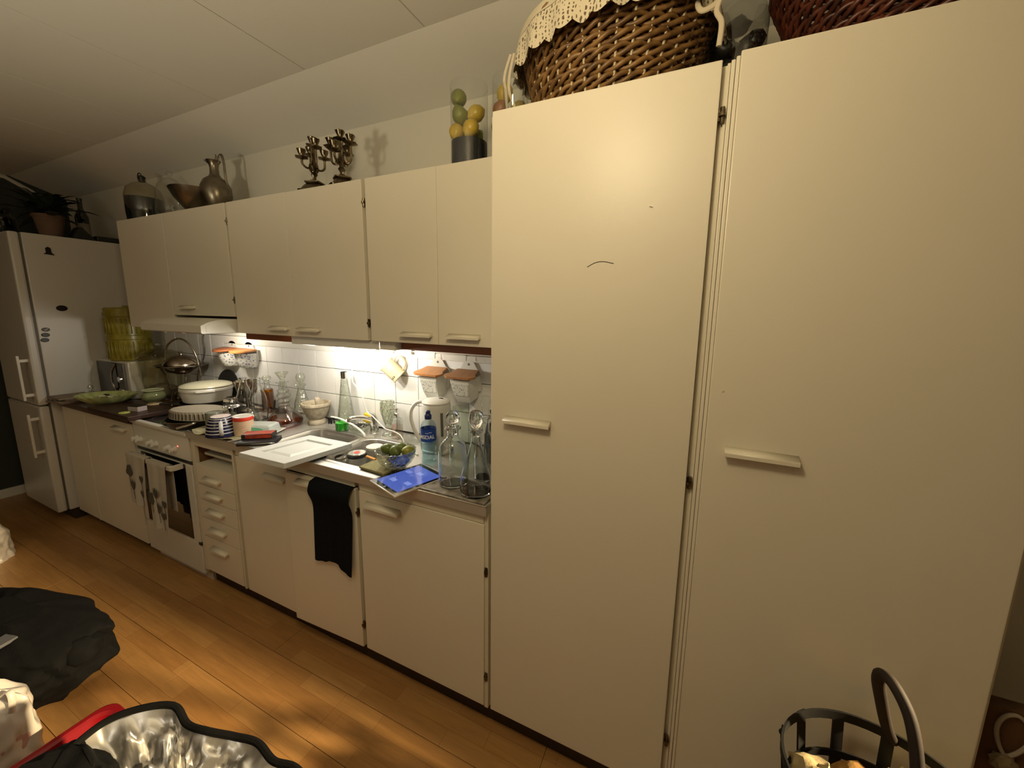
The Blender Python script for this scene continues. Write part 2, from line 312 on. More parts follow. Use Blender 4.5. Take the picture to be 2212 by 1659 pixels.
def wloc(p):
    v = Vector((0, 0, 0))
    while p is not None: v += p.location; p = p.parent
    return v
def mk(name, bm, m, parent=None, local=False, ang=38, kind=None, label=None):
    if parent is not None and not local:
        o_ = wloc(parent)
        for v in bm.verts: v.co -= o_
    me = bpy.data.meshes.new(name); bm.to_mesh(me); bm.free()
    me.materials.append(m)
    me.set_sharp_from_angle(angle=math.radians(ang))
    me.polygons.foreach_set('use_smooth', [max(abs(c) for c in p.normal) < 0.9999 for p in me.polygons]); me.update()
    o = bpy.data.objects.new(name, me); COL.objects.link(o)
    if parent is not None: o.parent = parent
    if kind: o['kind'] = kind
    if label: o['label'] = label
    return o
def tag(o, label, cat, group=None):
    o['label'] = label; o['category'] = cat
    if group: o['group'] = group
    return o
def thing(name, label, cat, loc=(0, 0, 0), group=None, rz=0.0):
    o = bpy.data.objects.new(name, None); COL.objects.link(o); o.location = loc; o.rotation_euler = (0, 0, rz)
    return tag(o, label, cat, group)
def solo(name, bm, m, label, cat, loc=None, group=None, ang=38, rz=0):
    # a thing that is one mesh; with loc the mesh is given around its own base
    o = mk(name, bm, m, ang=ang)
    if loc: o.location = loc; o.rotation_euler = (0, 0, rz)
    return tag(o, label, cat, group)
def struct(name, bm, m, parent=None, **k):
    o = mk(name, bm, m, parent, **k)
    if parent is None: o['kind'] = 'structure'
    return o
def sph(r, z, n=10, z0=-1.0, z1=1.0):   # sphere profile about height z
    return [(max(r*math.sin(PI*k/n), 0.0005), z-r*math.cos(PI*k/n)) for k in range(n+1)]

# ---------------------------------------------------------------- setting
YW = 0.50; XL = -4.48; XR = 4.6; YF = -3.7; ZC = 2.59
fl = struct('floor', bx(BM(), XL-0.1, XR+0.1, YF-0.1, 0.62, -0.09, -0.012), PLINTH)
row0 = -0.118
for k in range(-7, 4):
    ya = row0+0.193*(k-1); yb = ya+0.193
    x = -4.48-((k*0.47) % 1.2)
    while x < 1.6:
        a, b_ = max(x, XL), min(x+1.29, 1.6)
        if b_-a > 0.05: mk('floorboard', bx(BM(), a+0.0006, b_-0.0006, ya+0.0007, min(yb, 0.5)-0.0007, -0.012, 0.0, 0.0009), FLOOR, fl)
        x += 1.29
mk('floorboards_beyond', bx(BM(), XL, XR, YF, row0+0.193*-8, -0.012, 0.0), FLOOR, fl)
mk('floorboards_beyond', bx(BM(), 1.6, XR, row0+0.193*-8+0.001, YW, -0.012, 0.0), FLOOR, fl)
ce = struct('ceiling', bx(BM(), XL-0.1, XR+0.1, YF-0.1, 0.21, ZC+0.012, ZC+0.09), WALL)
x = -0.386-0.632*7
while x < XR:
    a, b_ = max(x, XL), min(x+0.632, XR)
    if b_ > a: mk('ceiling_board', bx(BM(), a+0.0012, b_-0.0012, YF, 0.20, ZC, ZC+0.012, 0.0015), CEIL, ce)
    x += 0.632
bm = BM(); prism(bm, [(0.20, ZC), (0.50, 2.485), (0.60, 2.485), (0.60, 2.7), (0.20, 2.7)], XL, XR)
sl = struct('ceiling_slope', bm, CEIL); sl.name = 'ceiling_sloped'
wb = struct('wall_back', bx(BM(), XL-0.1, XR+0.1, YW+0.008, YW+0.10, 0, 2.60), GROUT)
mk('wall_plaster', bx(BM(), XL, XR, YW, YW+0.008, 1.39, 2.50), WALL, wb)
mk('wall_plaster', bx(BM(), XL, -3.08, YW, YW+0.008, 0.0, 1.39), WALL, wb)
mk('wall_plaster', bx(BM(), 0.0, XR, YW, YW+0.008, 0.0, 1.39), WALL, wb)
tile0 = bx(BM(), -0.0746, 0.0746, -0.008, 0.0, -0.0749, 0.0749, 0.0016)
tme = None
for k in range(-14, 6):
    for j in range(3):
        cx = -1.004+0.1525*(k+0.5); cz = 0.929+0.153*(j+0.5)
        if tme is None:
            o = mk('tile', tile0, TILE, wb, local=True); tme = o.data
        else:
            o = bpy.data.objects.new('tile', tme); COL.objects.link(o); o.parent = wb
        o.location = (cx, YW+0.004+random.uniform(-0.0006, 0.0006), cz); o.rotation_euler = (random.uniform(-.004, .004), 0, random.uniform(-.004, .004))
mk('wall_plaster', bx(BM(), -3.08, 0.0, YW, YW+0.008, 0.0, 0.9), WALL, wb)
struct('wall_left', bx(BM(), XL-0.1, XL, YF-0.1, 0.62, 0, 2.7), DARKWALL)
struct('wall_right', bx(BM(), XR, XR+0.1, YF-0.1, 0.62, 0, 2.7), WALL)
struct('wall_light_blocker', bx(BM(), 2.0, 2.12, 0.043, 0.62, 0, 2.7), WALL)  # unseen slab added to keep the next-room beam off the cupboard edge
struct('wall_front', bx(BM(), XL-0.1, XR+0.1, YF-0.1, YF, 0, 2.7), WALL)
struct('baseboard_left', bx(BM(), XL, XL+0.014, YF, YW, 0, 0.075, 0.003), WHITEE)
# white board with hook rail above the tiles
struct('trim_1', bx(BM(), -2.36, -0.02, 0.486, YW+0.004, 1.336, 1.388, 0.002), WHITEE)
# pale moulding that follows the slope on the far wall
bm = BM(); tube(bm, [(XL+0.012, -1.6, 2.575), (XL+0.012, 0.17, 2.575), (XL+0.012, 0.30, 2.50), (XL+0.012, 0.44, 2.36)], 0.016, 6)
struct('trim_2', bm, WALL)

# ---------------------------------------------------------------- cabinets
def handle(parent, xa, xb, z, y=0.0, flip=False):
    s = -1 if flip else 1
    bm = BM(); prism(bm, [(y, z+0.010*s), (y-0.024, z-0.001*s), (y-0.024, z-0.010*s), (y, z-0.004*s)], xa, xb)
    return mk('handle', bm, CAB, parent)
def hinge(parent, x, z, y=0.004):
    bm = BM(); tube(bm, [(x, y, z-0.017), (x, y, z+0.017)], 0.0055, 10); tube(bm, [(x, y-0.004, z-0.004), (x, y-0.004, z+0.004)], 0.0075, 10); bx(bm, x-0.010, x+0.006, y, y+0.006, z-0.012, z+0.012)
    return mk('hinge', bm, BRONZE, parent)
def shell(bm, x0, x1, y0, y1, z0, z1, t=0.016, top=True):
    bx(bm, x0, x0+t, y0, y1, z0, z1); bx(bm, x1-t, x1, y0, y1, z0, z1); bx(bm, x0+t, x1-t, y0, y1, z0, z0+t); bx(bm, x0+t, x1-t, y1-0.006, y1, z0+t, z1)
    if top: bx(bm, x0+t, x1-t, y0, y1-0.006, z1-t, z1)
    return bm
def door(parent, x0, x1, z0, z1, y=0.0, t=0.019, bev=0.003):
    return mk('door', bx(BM(), x0, x1, y, y+t, z0, z1, bev), CAB, parent)

# tall cupboards
t1 = thing('tall_cupboard', 'left tall cream cupboard with a plain door, standing beside the steel worktop', 'cupboard', (0.3, 0.25, 0))
mk('carcass', shell(BM(), -0.012, 0.612, 0.021, 0.485, 0.10, 2.150), CAB, t1)
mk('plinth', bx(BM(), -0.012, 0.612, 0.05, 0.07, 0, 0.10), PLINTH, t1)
d = door(t1, 0.0, 0.595, 0.110, 2.155); handle(d, 0.051, 0.207, 1.240)
mk('scratch', tube(BM(), smooth_path([(0.300, -0.0004, 1.705), (0.322, -0.0004, 1.716), (0.345, -0.0004, 1.718), (0.372, -0.0004, 1.712)]), 0.0009, 4), STRAP, d)
mk('stain', tube(BM(), [(0.455, -0.0003, 1.85), (0.463, -0.0003, 1.848)], 0.003, 6, flat=0.3), FRAME, d)
for z in (2.04, 1.13, 0.30): hinge(t1, 0.6035, z, 0.008)
mk('edge_strip', bx(BM(), 0.606, 0.612, 0.012, 0.021, 0.10, 2.150), FRAME, t1)
t2 = thing('tall_cupboard', 'right tall cream cupboard with a plain door, behind the iron basket', 'cupboard', (0.92, 0.25, 0))
mk('carcass', shell(BM(), 0.613, 1.24, 0.021, 0.485, 0.10, 2.152), CAB, t2)
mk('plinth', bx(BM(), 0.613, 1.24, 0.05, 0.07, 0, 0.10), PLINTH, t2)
bm = BM(); bx(bm, 0.613, 0.6215, 0.004, 0.021, 0.10, 2.152, 0.002); bx(bm, 0.6225, 0.6305, 0.001, 0.021, 0.10, 2.156, 0.002)
mk('edge_strip', bm, CAB, t2)
d = door(t2, 0.631, 1.223, 0.110, 2.163, y=-0.004); handle(d, 0.676, 0.833, 1.240, -0.004)
mk('screw_cap', tube(BM(), [(0.66, -0.0055, 1.392), (0.66, -0.004, 1.392)], 0.003, 8), FRAME, d)

# base units, right to left
def base_unit(name, label, x0, x1, front=True, zt=0.884):
    t = thing(name, label, 'cabinet', ((x0+x1)/2, 0.25, 0), None)
    mk('carcass', (shell(BM(), x0, x1, 0.021, 0.485, 0.10, zt, top=False)), FRAME, t)
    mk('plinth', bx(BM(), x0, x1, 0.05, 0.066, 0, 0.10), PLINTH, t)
    return t
c3 = base_unit('base_cabinet', 'cream base cabinet under the tablet, next to the left tall cupboard', -0.628, -0.013, zt=0.745)
d = door(c3, -0.615, -0.027, 0.110, 0.846); handle(d, -0.575, -0.397, 0.802)
mk('side_panel', bx(BM(), -0.029, -0.013, 0.006, 0.485, 0.10, 0.884), FRAME, c3)
mk('top_rail', bx(BM(), -0.612, -0.029, 0.002, 0.021, 0.848, 0.884, 0.002), FRAME, c3)
for z in (0.665, 0.235): hinge(c3, -0.0205, z, 0.006)
c2 = base_unit('sink_cabinet', 'cream two-door cabinet under the sink, its right door ajar', -1.470, -0.629)
d = door(c2, -1.447, -1.059, 0.110, 0.850); handle(d, -1.222, -1.060, 0.799)
mk('top_rail', bx(BM(), -1.45, -0.64, 0.003, 0.021, 0.853, 0.884, 0.002), FRAME, c2)
bm = bx(BM(), -0.418, 0.0, -0.000, 0.019, 0.106, 0.848, 0.003)
d2 = mk('door', bm, CAB, c2, local=True); d2.location = (-0.634+1.0495, -0.25, 0); d2.rotation_euler = (0, 0, math.radians(2.2))
bm = BM(); prism(bm, [(0.0, 0.810+0.026), (-0.024, 0.799+0.026), (-0.024, 0.790+0.026), (0.0, 0.796+0.026)], -0.335, -0.188)
mk('handle', bm, CAB, d2, local=True)
for z in (0.745, 0.215): hinge(c2, -0.6315, z, 0.006)
c1 = thing('drawer_unit', 'narrow cream unit of five drawers with an open slot on top, between stove and sink', 'cabinet', (-1.66, 0.25, 0))
mk('carcass', shell(BM(), -1.852, -1.472, 0.021, YW-0.002, 0.10, 0.884, top=False), CABIN, c1)
mk('frame', bx(bx(bx(BM(), -1.852, -1.818, 0.003, 0.021, 0.10, 0.884, 0.002), -1.818, -1.472, 0.003, 0.021, 0.843, 0.884, 0.002), -1.485, -1.472, 0.003, 0.021, 0.10, 0.843, 0.001), FRAME, c1)
mk('plinth', bx(BM(), -1.852, -1.472, 0.05, 0.066, 0, 0.10), PLINTH, c1)
mk('pull_out_board', bx(BM(), -1.815, -1.49, 0.045, 0.44, 0.778, 0.792, 0.002), FRAME, c1)
zs = [0.742, 0.640, 0.542, 0.437, 0.330, 0.110]
zz = [(0.742, 0.632), (0.628, 0.542), (0.538, 0.436), (0.432, 0.324), (0.320, 0.110)]
hz = [0.677, 0.588, 0.492, 0.383, 0.270]
for (a, b_), h in zip(zz, hz):
    dr = mk('drawer', bx(BM(), -1.815, -1.488, 0.0, 0.30, b_, a, 0.002), CAB, c1); handle(dr, -1.738, -1.595, h)
lf = base_unit('base_cabinet', 'cream base cabinet of two doors under the dark wooden worktop, beside the fridge', -3.485, -2.482, zt=0.874)
door(lf, -3.482, -3.150, 0.075, 0.868); mk('edge_strip', bx(BM(), -3.147, -3.137, -0.003, 0.021, 0.075, 0.868, 0.001), CAB, lf)
d = door(lf, -3.134, -2.486, 0.075, 0.868); handle(d, -2.71, -2.55, 0.825)

# worktops
solo('worktop', bx(BM(), -3.487, -2.478, -0.018, 0.494, 0.876, 0.910, 0.003), WORKWOOD, 'dark wooden worktop between the fridge and the stove', 'worktop')
sw = thing('sink_worktop', 'stainless steel worktop with a double sink below the lit tube', 'worktop', (-0.93, 0.25, 0.884))
HX = [(-1.275, -0.935), (-0.900, -0.600)]; HY = (0.045, 0.345)
bm = BM(); z0, z1 = 0.885, 0.922
for a, b_ in ((-1.856, HX[0][0]), (HX[0][1], HX[1][0]), (HX[1][1], -0.013)): bx(bm, a, b_, -0.012, 0.4955, z0, z1)
for a, b_ in HX: bx(bm, a, b_, -0.012, HY[0], z0, z1); bx(bm, a, b_, HY[1], 0.4955, z0, z1)
mk('steel_top', bm, STEEL, sw)
bm = BM(); tube(bm, [(-1.856, -0.010, 0.921), (-0.013, -0.010, 0.921)], 0.0035, 8); mk('front_lip', bm, STEEL, sw)
for a, b_ in HX:
    L = []
    for (o_, z, r) in ((0.018, 0.9215, 0.075), (0.012, 0.9245, 0.07), (0.0, 0.925, 0.065), (-0.004, 0.922, 0.062), (-0.010, 0.90, 0.058), (-0.020, 0.785, 0.055), (-0.045, 0.768, 0.05), (-0.11, 0.765, 0.03)):
        L.append([(p[0], p[1], z) for p in rrect(a-o_, b_+o_, HY[0]-o_, HY[1]+o_, r)])
    bs = mk('basin', loft(BM(), L), STEELIN, sw)
    cx, cy = (a+b_)/2, (HY[0]+HY[1])/2
    mk('drain', lathe(BM(), [(0.002, 0.766), (0.028, 0.766), (0.036, 0.767), (0.038, 0.7665)], 20, (cx, cy, 0), cap=False), CHROME, bs)
mk('overflow', tube(BM(), [(-1.02, 0.330, 0.875), (-1.02, 0.322, 0.875)], 0.016, 16), CHROME, sw)
solo('stone_slab', bx(BM(), -0.300, -0.022, -0.008, 0.135, 0.9225, 0.931, 0.004), STONED, 'mottled grey stone slab under the two decanters at the worktop end', 'slab')

# wall cabinets
YU = 0.213; ZB, ZT = 1.441, 2.123
def wall_unit(label, x0, x1, zb, doors, hs=(), hy=YU, hzz=1.479):
    t = thing('wall_cabinet', label, 'cabinet', ((x0+x1)/2, 0.35, zb), 'cream wall cabinets')
    t.pop('group', None) if hasattr(t, 'pop') else None
    mk('carcass', shell(BM(), x0, x1, YU+0.021, YW-0.002, zb+0.003, ZT-0.006), CAB, t)
    for (a, b_), h in zip(doors, hs):
        d = door(t, a, b_, zb, ZT, YU)
        if h: handle(d, h[0], h[1], hzz, YU)
    return t
u1 = wall_unit('far left cream wall cabinet next to the fridge, without a handle', -2.886, -2.331, ZB, [(-2.884, -2.333)], [None])
u2 = wall_unit('short cream wall cabinet above the cooker hood', -2.329, -1.704, 1.529, [(-2.327, -1.713)], [(-2.235, -2.084)], hzz=1.577)
u3 = wall_unit('wide cream double-door wall cabinet in the middle, under the two candelabra', -1.702, -0.734, ZB, [(-1.697, -1.2304), (-1.2298, -0.743)], [(-1.413, -1.268), (-1.197, -1.042)])
u4 = wall_unit('cream double-door wall cabinet touching the left tall cupboard', -0.732, -0.014, ZB, [(-0.724, -0.3598), (-0.3592, -0.016)], [(-0.546, -0.389), (-0.310, -0.162)])
for z in (2.03, 1.62): hinge(u2, -1.708, z, YU+0.006)
for z in (2.03, 1.52): hinge(u3, -0.7385, z, YU+0.006)
mk('batten', bx(BM(), -1.70, -1.292, 0.255, 0.272, 1.405, ZB+0.003), BATTEN, u3)
mk('batten', bx(BM(), -0.64, -0.016, 0.285, 0.302, 1.402, ZB+0.003), BATTEN, u4)

# cooker hood
hd = thing('cooker_hood', 'white cooker hood sticking out under the short wall cabinet', 'hood', (-2.03, 0.25, 1.44))
prof = [(0.488, 1.4425), (0.052, 1.4425), (0.046, 1.448), (0.047, 1.484), (0.080, 1.500), (0.125, 1.5115), (0.165, 1.516), (0.488, 1.516)]
bm = BM(); prism(bm, prof, -2.325, -1.716); mk('body', bm, WHITEE, hd)
bm = BM(); prism(bm, [(0.46, 1.449), (0.070, 1.449), (0.070, 1.480), (0.10, 1.496), (0.16, 1.508), (0.46, 1.508)], -1.7165, -1.7145); mk('end_cap', bm, WHITEE, hd)
for xx in (-2.17, -1.99): mk('button', lathe(BM(), [(0.008, 1.434), (0.010, 1.437), (0.010, 1.4425)], 12, (xx, 0.09, 0)), CHROME, hd)
mk('hood_lamp', lathe(BM(), [(0.022, 1.428), (0.030, 1.432), (0.030, 1.4425)], 20, (-2.06, 0.30, 0)), TUBE, hd)
mk('filter', bx(BM(), -2.28, -1.76, 0.12, 0.46, 1.438, 1.4425), CORDB, hd)
solo('hood_cable', tube(BM(), smooth_path([(-2.53, 0.47, 1.42), (-2.56, 0.47, 1.36), (-2.555, 0.47, 1.30), (-2.57, 0.47, 1.24), (-2.60, 0.47, 1.20)]), 0.004, 8), CORDB, 'dark power cable hanging on the tiles under the hood', 'cable')

# under-cabinet lamp
lp = thing('tube_lamp', 'lit white tube lamp under the wall cabinets above the sink', 'lamp', (-0.96, 0.28, 1.40))
bm = BM(); bx(bm, -1.293, -0.705, 0.236, 0.244, 1.399, 1.439, 0.002); bx(bm, -1.293, -0.705, 0.244, 0.37, 1.431, 1.439, 0.002); mk('housing', bm, WHITEP, lp)
mk('end_block', bx(BM(), -0.703, -0.616, 0.240, 0.34, 1.401, 1.440, 0.003), WHITEE, lp)
mk('tube', tube(BM(), [(-1.255, 0.30, 1.412), (-0.735, 0.30, 1.412)], 0.011, 12), TUBE, lp)
for xx in (-1.262, -0.728): mk('socket', bx(BM(), xx-0.010, xx+0.010, 0.286, 0.314, 1.396, 1.431, 0.002), WHITEP, lp)
solo('lamp_cord', tube(BM(), smooth_path([(-0.90, 0.335, 1.43), (-0.915, 0.335, 1.385), (-0.984, 0.34, 1.300), (-1.0, 0.345, 1.219), (-0.986, 0.35, 1.189), (-0.955, 0.35, 1.163), (-0.933, 0.35, 1.112), (-0.914, 0.35, 1.060), (-0.872, 0.35, 1.036), (-0.800, 0.35, 0.987), (-0.743, 0.35, 0.979), (-0.695, 0.34, 0.972), (-0.667, 0.33, 0.957), (-0.645, 0.32, 0.934), (-0.60, 0.30, 0.930), (-0.52, 0.26, 0.9265)]), 0.0032, 8), CORDW, 'thin white cable hanging from the tube lamp past the tap', 'cable')

# hook rail
hr = thing('hook_rail', 'thin white hook rail on the board above the tiles', 'rail', (-0.6, 0.47, 1.37))
mk('rod', tube(BM(), [(-0.965, 0.472, 1.370), (-0.03, 0.472, 1.370)], 0.0028, 8), WHITEE, hr)
for xx in (-0.96, -0.72, -0.05): mk('bracket', bx(BM(), xx-0.006, xx+0.006, 0.466, 0.487, 1.355, 1.378, 0.001), WHITEE, hr)
HOOKX = (-0.565, -0.385)
for xx in HOOKX:
    mk('hook', tube(BM(), smooth_path([(xx, 0.468, 1.374), (xx, 0.464, 1.362), (xx, 0.463, 1.345)]), 0.0018, 6), CORDB, hr)

# ---------------------------------------------------------------- fridge
fr = thing('fridge_freezer', 'tall white fridge freezer at the far left end of the worktop', 'fridge', (-3.80, 0.2, 0))
mk('cabinet', bx(BM(), -4.10, -3.502, -0.042, 0.48, 0.085, 2.052, 0.006), FRIDGE, fr)
mk('foot_panel', bx(BM(), -4.09, -3.51, -0.02, 0.46, 0.0, 0.083), PLINTH, fr)
mk('gasket', bx(BM(), -4.09, -3.512, -0.052, -0.042, 0.09, 2.045), CORDB, fr)
ud = mk('upper_door', bx(BM(), -4.10, -3.502, -0.100, -0.052, 0.885, 2.052, 0.012), FRIDGE, fr)
ld = mk('lower_door', bx(BM(), -4.10, -3.502, -0.100, -0.052, 0.085, 0.877, 0.012), FRIDGE, fr)
for par, z0, z1 in ((ud, 0.925, 1.235), (ld, 0.515, 0.825)):
    bm = BM(); bx(bm, -3.56, -3.54, -0.150, -0.137, z0, z1, 0.003)
    for z in (z0+0.035, z1-0.035): bx(bm, -3.56, -3.54, -0.140, -0.098, z-0.010, z+0.010, 0.002)
    mk('handle', bm, WHITEE, par)
for (y, z, lab, col, ry, rz_) in ((0.086, 1.556, 'oval brown magnet on the side of the fridge', STRAP, 0.028, 0.020), (-0.007, 1.409, 'topmost of three round dark magnets on the fridge side, with a pale slash', CORDB, 0.020, 0.014), (-0.012, 1.372, 'middle one of three round dark magnets on the fridge side', BLACK, 0.020, 0.014), (-0.019, 1.337, 'lowest of three round dark magnets on the fridge side', BLACK, 0.020, 0.014)):
    bm = BM(); lathe(bm, [(1.0, 0.0), (1.0, 0.003), (0.8, 0.005)], 20, M=Matrix(((0, 0, 1), (ry, 0, 0), (0, rz_, 0))))
    o = solo('magnet', bm, col, lab, 'magnet', loc=(-3.502, y, z))
    if 'topmost' in lab: mk('slash', tube(BM(), [(0.0055, -0.006, -0.006), (0.0055, 0.008, 0.006)], 0.002, 6), WHITEE, o, local=True)
hm = thing('house_magnet', 'small figure-shaped magnet high on the side of the fridge', 'magnet', (-3.502, 0.065, 1.945))
bm = BM(); prism(bm, [(-0.022, -0.022), (0.030, -0.026), (0.016, -0.010), (0.014, 0.020), (0.002, 0.028), (-0.010, 0.018), (-0.010, -0.012)], 0.0, 0.005); mk('figure', bm, STRAP, hm, local=True)
# things on the fridge
pp = thing('potted_plant', 'dim potted trailing plant on top of the fridge', 'plant', (-3.62, 0.13, 2.052))
mk('pot', lathe(BM(), [(0.055, 0), (0.075, 0.13), (0.082, 0.13), (0.082, 0.15), (0.070, 0.15), (0.065, 0.12)], 24), TERRA, pp, local=True)
def leaf(bm, p, a, tilt, L, W):
    c, s = math.cos(a), math.sin(a)
    pts = []
    for u, wd in ((0, 0.12), (0.35, 1), (0.7, 0.8), (1, 0.02)):
        r = u*L*math.cos(tilt); z = u*L*math.sin(tilt)-0.25*L*u*u
        for sgn in (-1, 1): pts.append(bm.verts.new((p[0]+c*r-s*W*wd*sgn, p[1]+s*r+c*W*wd*sgn, p[2]+z+0.01*wd)))
    for i in range(3): bm.faces.new((pts[2*i], pts[2*i+1], pts[2*i+3], pts[2*i+2]))
for i in range(58):
    a = random.uniform(0, 2*PI); bm = BM(); rr = random.uniform(0.0, 0.06)
    leaf(bm, (rr*math.cos(a), rr*math.sin(a), random.uniform(0.13, 0.26)), a, random.uniform(-0.3, 0.95), random.uniform(0.10, 0.22), random.uniform(0.018, 0.034))
    mk('leaf', bm, LEAF, pp, local=True)
pj = thing('storage_jar', 'squat dark jar at the left front corner of the fridge top', 'jar', (-3.97, -0.01, 2.052))
mk('body', lathe(BM(), [(0.07, 0), (0.085, 0.02), (0.085, 0.13), (0.06, 0.16), (0.06, 0.18)], 24), DKGREEN, pj, local=True)
mk('lid', lathe(BM(), [(0.064, 0.18), (0.064, 0.20), (0.02, 0.21), (0.014, 0.235)], 20), BLACK, pj, local=True)
dk = thing('wine_bottle', 'dark bottle standing behind the plant on the fridge', 'bottle', (-3.72, 0.33, 2.052))
mk('glass', lathe(BM(), [(0.037, 0), (0.038, 0.19), (0.014, 0.25), (0.014, 0.31), (0.016, 0.31), (0.016, 0.325)], 20), DKGREEN, dk, local=True)
mk('label', lathe(BM(), [(0.0385, 0.06), (0.0385, 0.14)], 20, cap=False), PAPERS, dk, local=True)
bm = BM(); prism(bm, [(0.0, 0.0), (0.12, 0.0), (0.055, 0.085), (0.04, 0.085)], -0.05, 0.05); solo('bookend', bm, BLACK, 'black wedge-shaped object beside the plant pot on the fridge', 'ornament', loc=(-3.56, 0.20, 2.052))
solo('tray', bx(BM(), -0.11, 0.11, -0.07, 0.07, 0, 0.038, 0.006), BLACK, 'flat black box lying on the fridge against the wall cabinet', 'box', loc=(-3.62, 0.395, 2.052))

# ---------------------------------------------------------------- stove
st = thing('stove', 'white freestanding stove with a black glass hob and two tea towels on its oven door', 'stove', (-2.166, 0.25, 0))
XS0, XS1 = -2.472, -1.860
mk('body', bx(BM(), XS0+0.004, XS1-0.004, 0.030, 0.485, 0.055, 0.888), WHITEE, st)
mk('plinth', bx(BM(), XS0+0.02, XS1-0.004, 0.040, 0.45, 0.0, 0.055), WHITEE, st)
hb = BM(); L = []
for o_, z in ((0.0, 0.889), (0.0, 0.904), (-0.003, 0.9075), (-0.026, 0.9075), (-0.028, 0.9055)): L.append([(p[0], p[1], z) for p in rrect(XS0-o_, XS1+o_, -0.012-o_, 0.488+o_, 0.012+max(o_, -0.01), 3)])
mk('hob_frame', loft(hb, L, True, True), WHITEE, st)
hob = mk('hob_glass', bx(BM(), XS0+0.028, XS1-0.028, 0.016, 0.46, 0.9056, 0.9068), BLACKG, st)
for cx, cy, r in ((-2.31, 0.13, 0.09), (-2.02, 0.13, 0.075), (-2.31, 0.35, 0.075), (-2.02, 0.35, 0.09)):
    mk('cooking_zone', tube(BM(), [(cx+r*math.cos(a*PI/18), cy+r*math.sin(a*PI/18), 0.9070) for a in range(36)], 0.0008, 4, closed=True), CORDB, hob)
pn = mk('control_panel', bx(BM(), XS0+0.003, XS1-0.003, 0.0, 0.030, 0.742, 0.887, 0.003), WHITEE, st)
for xx in (-2.432, -2.385, -2.262, -2.205, -2.070, -2.010):
    bm = BM(); lathe(bm, [(0.019, 0), (0.018, 0.006), (0.014, 0.008), (0.013, 0.022), (0.011, 0.024)], 20, (xx, 0.0, 0.789), M=Matrix(((1, 0, 0), (0, 0, -1), (0, 1, 0))))
    bx(bm, xx-0.003, xx+0.003, -0.030, -0.020, 0.777, 0.801, 0.001); mk('knob', bm, WHITEP, pn)
mk('indicator_lamp', tube(BM(), [(-1.978, -0.002, 0.812), (-1.978, 0.001, 0.812)], 0.0035, 10), LED, pn)
mk('vent_gap', bx(BM(), XS0+0.006, XS1-0.006, 0.010, 0.030, 0.716, 0.742), BLACK, st)
od = mk('oven_door', bx(BM(), XS0+0.004, XS1-0.004, 0.0, 0.030, 0.258, 0.716, 0.004), WHITEE, st)
mk('oven_glass', bx(BM(), -2.415, -1.925, -0.003, 0.002, 0.268, 0.714, 0.001), BLACKG, od)
bm = BM(); bx(bm, -2.43, -1.945, -0.060, -0.042, 0.690, 0.716, 0.004)
for xx in (-2.425, -1.965): bx(bm, xx, xx+0.022, -0.045, 0.0, 0.688, 0.716, 0.003)
mk('oven_handle', bm, WHITEE, od)
mk('drawer_front', bx(BM(), XS0+0.004, XS1-0.004, 0.002, 0.030, 0.062, 0.252, 0.004), WHITEE, st)
mk('foot', bx(BM(), -1.876, -1.852, -0.004, 0.012, 0.246, 0.260), BLACK, st)
def tea_towel(label, x0, x1, zb, seed, motifs):
    t = thing('tea_towel', label, 'towel', ((x0+x1)/2, -0.051, 0.719))
    def f(u, v):
        x = x0+(x1-x0)*u; s = v
        wv = 0.006*math.sin(u*9+seed)+0.004*math.sin(u*17+seed*2)
        Lf = 0.716-zb; Lb = Lf*0.72; tot = Lf+Lb+0.03; d_ = s*tot
        if d_ < Lb: return Vector((x+0.004*math.sin(v*8), -0.031+wv*0.6*(1-d_/Lb), 0.714-(Lb-d_)))
        if d_ < Lb+0.03:
            a = (d_-Lb)/0.03*PI; return Vector((x, -0.048+0.018*math.cos(a), 0.717+0.005*math.sin(a)))
        q = d_-Lb-0.03; k = q/Lf
        return Vector((x+0.012*k*math.sin(seed+u*3), -0.067-0.012*k+wv*(0.3+k), 0.714-q-0.02*k*(u-0.5)*math.sin(seed)))
    mk('cloth', sheet(BM(), f, 16, 60, 0.002), TOWELW, t)
    tot = (0.716-zb)*1.72+0.03
    for (u, h, kind) in motifs:
        v = 1-(h)/tot
        p = f(u, v); bm = BM(); y = p.y-0.0035-0.004; n = 14
        if kind == 'leaf': pts = [(0.030*math.sin(a)*(1+0.35*math.cos(3*a)), 0.036*math.cos(a)*(1+0.15*math.sin(5*a))) for a in [2*PI*i/n for i in range(n)]]
        elif kind == 'tulip': pts = [(-0.020, 0.032), (-0.008, 0.016), (0.0, 0.040), (0.010, 0.015), (0.022, 0.030), (0.020, -0.006), (0.006, -0.026), (-0.006, -0.026), (-0.020, -0.004)]
        else: pts = [(0.022*math.sin(a)**3, 0.0017*(13*math.cos(a)-5*math.cos(2*a)-2*math.cos(3*a)-math.cos(4*a))) for a in [2*PI*i/n for i in range(n)]]
        prism(bm, [(p.x+a, p.z+b_) for a, b_ in pts], y, y+0.0015, 'xz')
        tube(bm, [(p.x, y+0.001, p.z-0.02), (p.x+0.004, y+0.001, p.z-0.085)], 0.0012, 4)
        mk('printed_motif', bm, MOTIF, t)
    return t
tea_towel('left off-white tea towel with dark leaf prints, hanging over the oven handle', -2.428, -2.205, 0.425, 1.0, [(0.22, 0.20, 'leaf'), (0.42, 0.12, 'tulip'), (0.80, 0.17, 'heart'), (0.78, 0.08, 'heart')])
tea_towel('right off-white tea towel with dark flower prints, hanging over the oven handle', -2.178, -1.985, 0.330, 2.3, [(0.45, 0.21, 'tulip'), (0.15, 0.17, 'leaf'), (0.50, 0.12, 'tulip'), (0.85, 0.10, 'heart'), (0.92, 0.17, 'heart')])

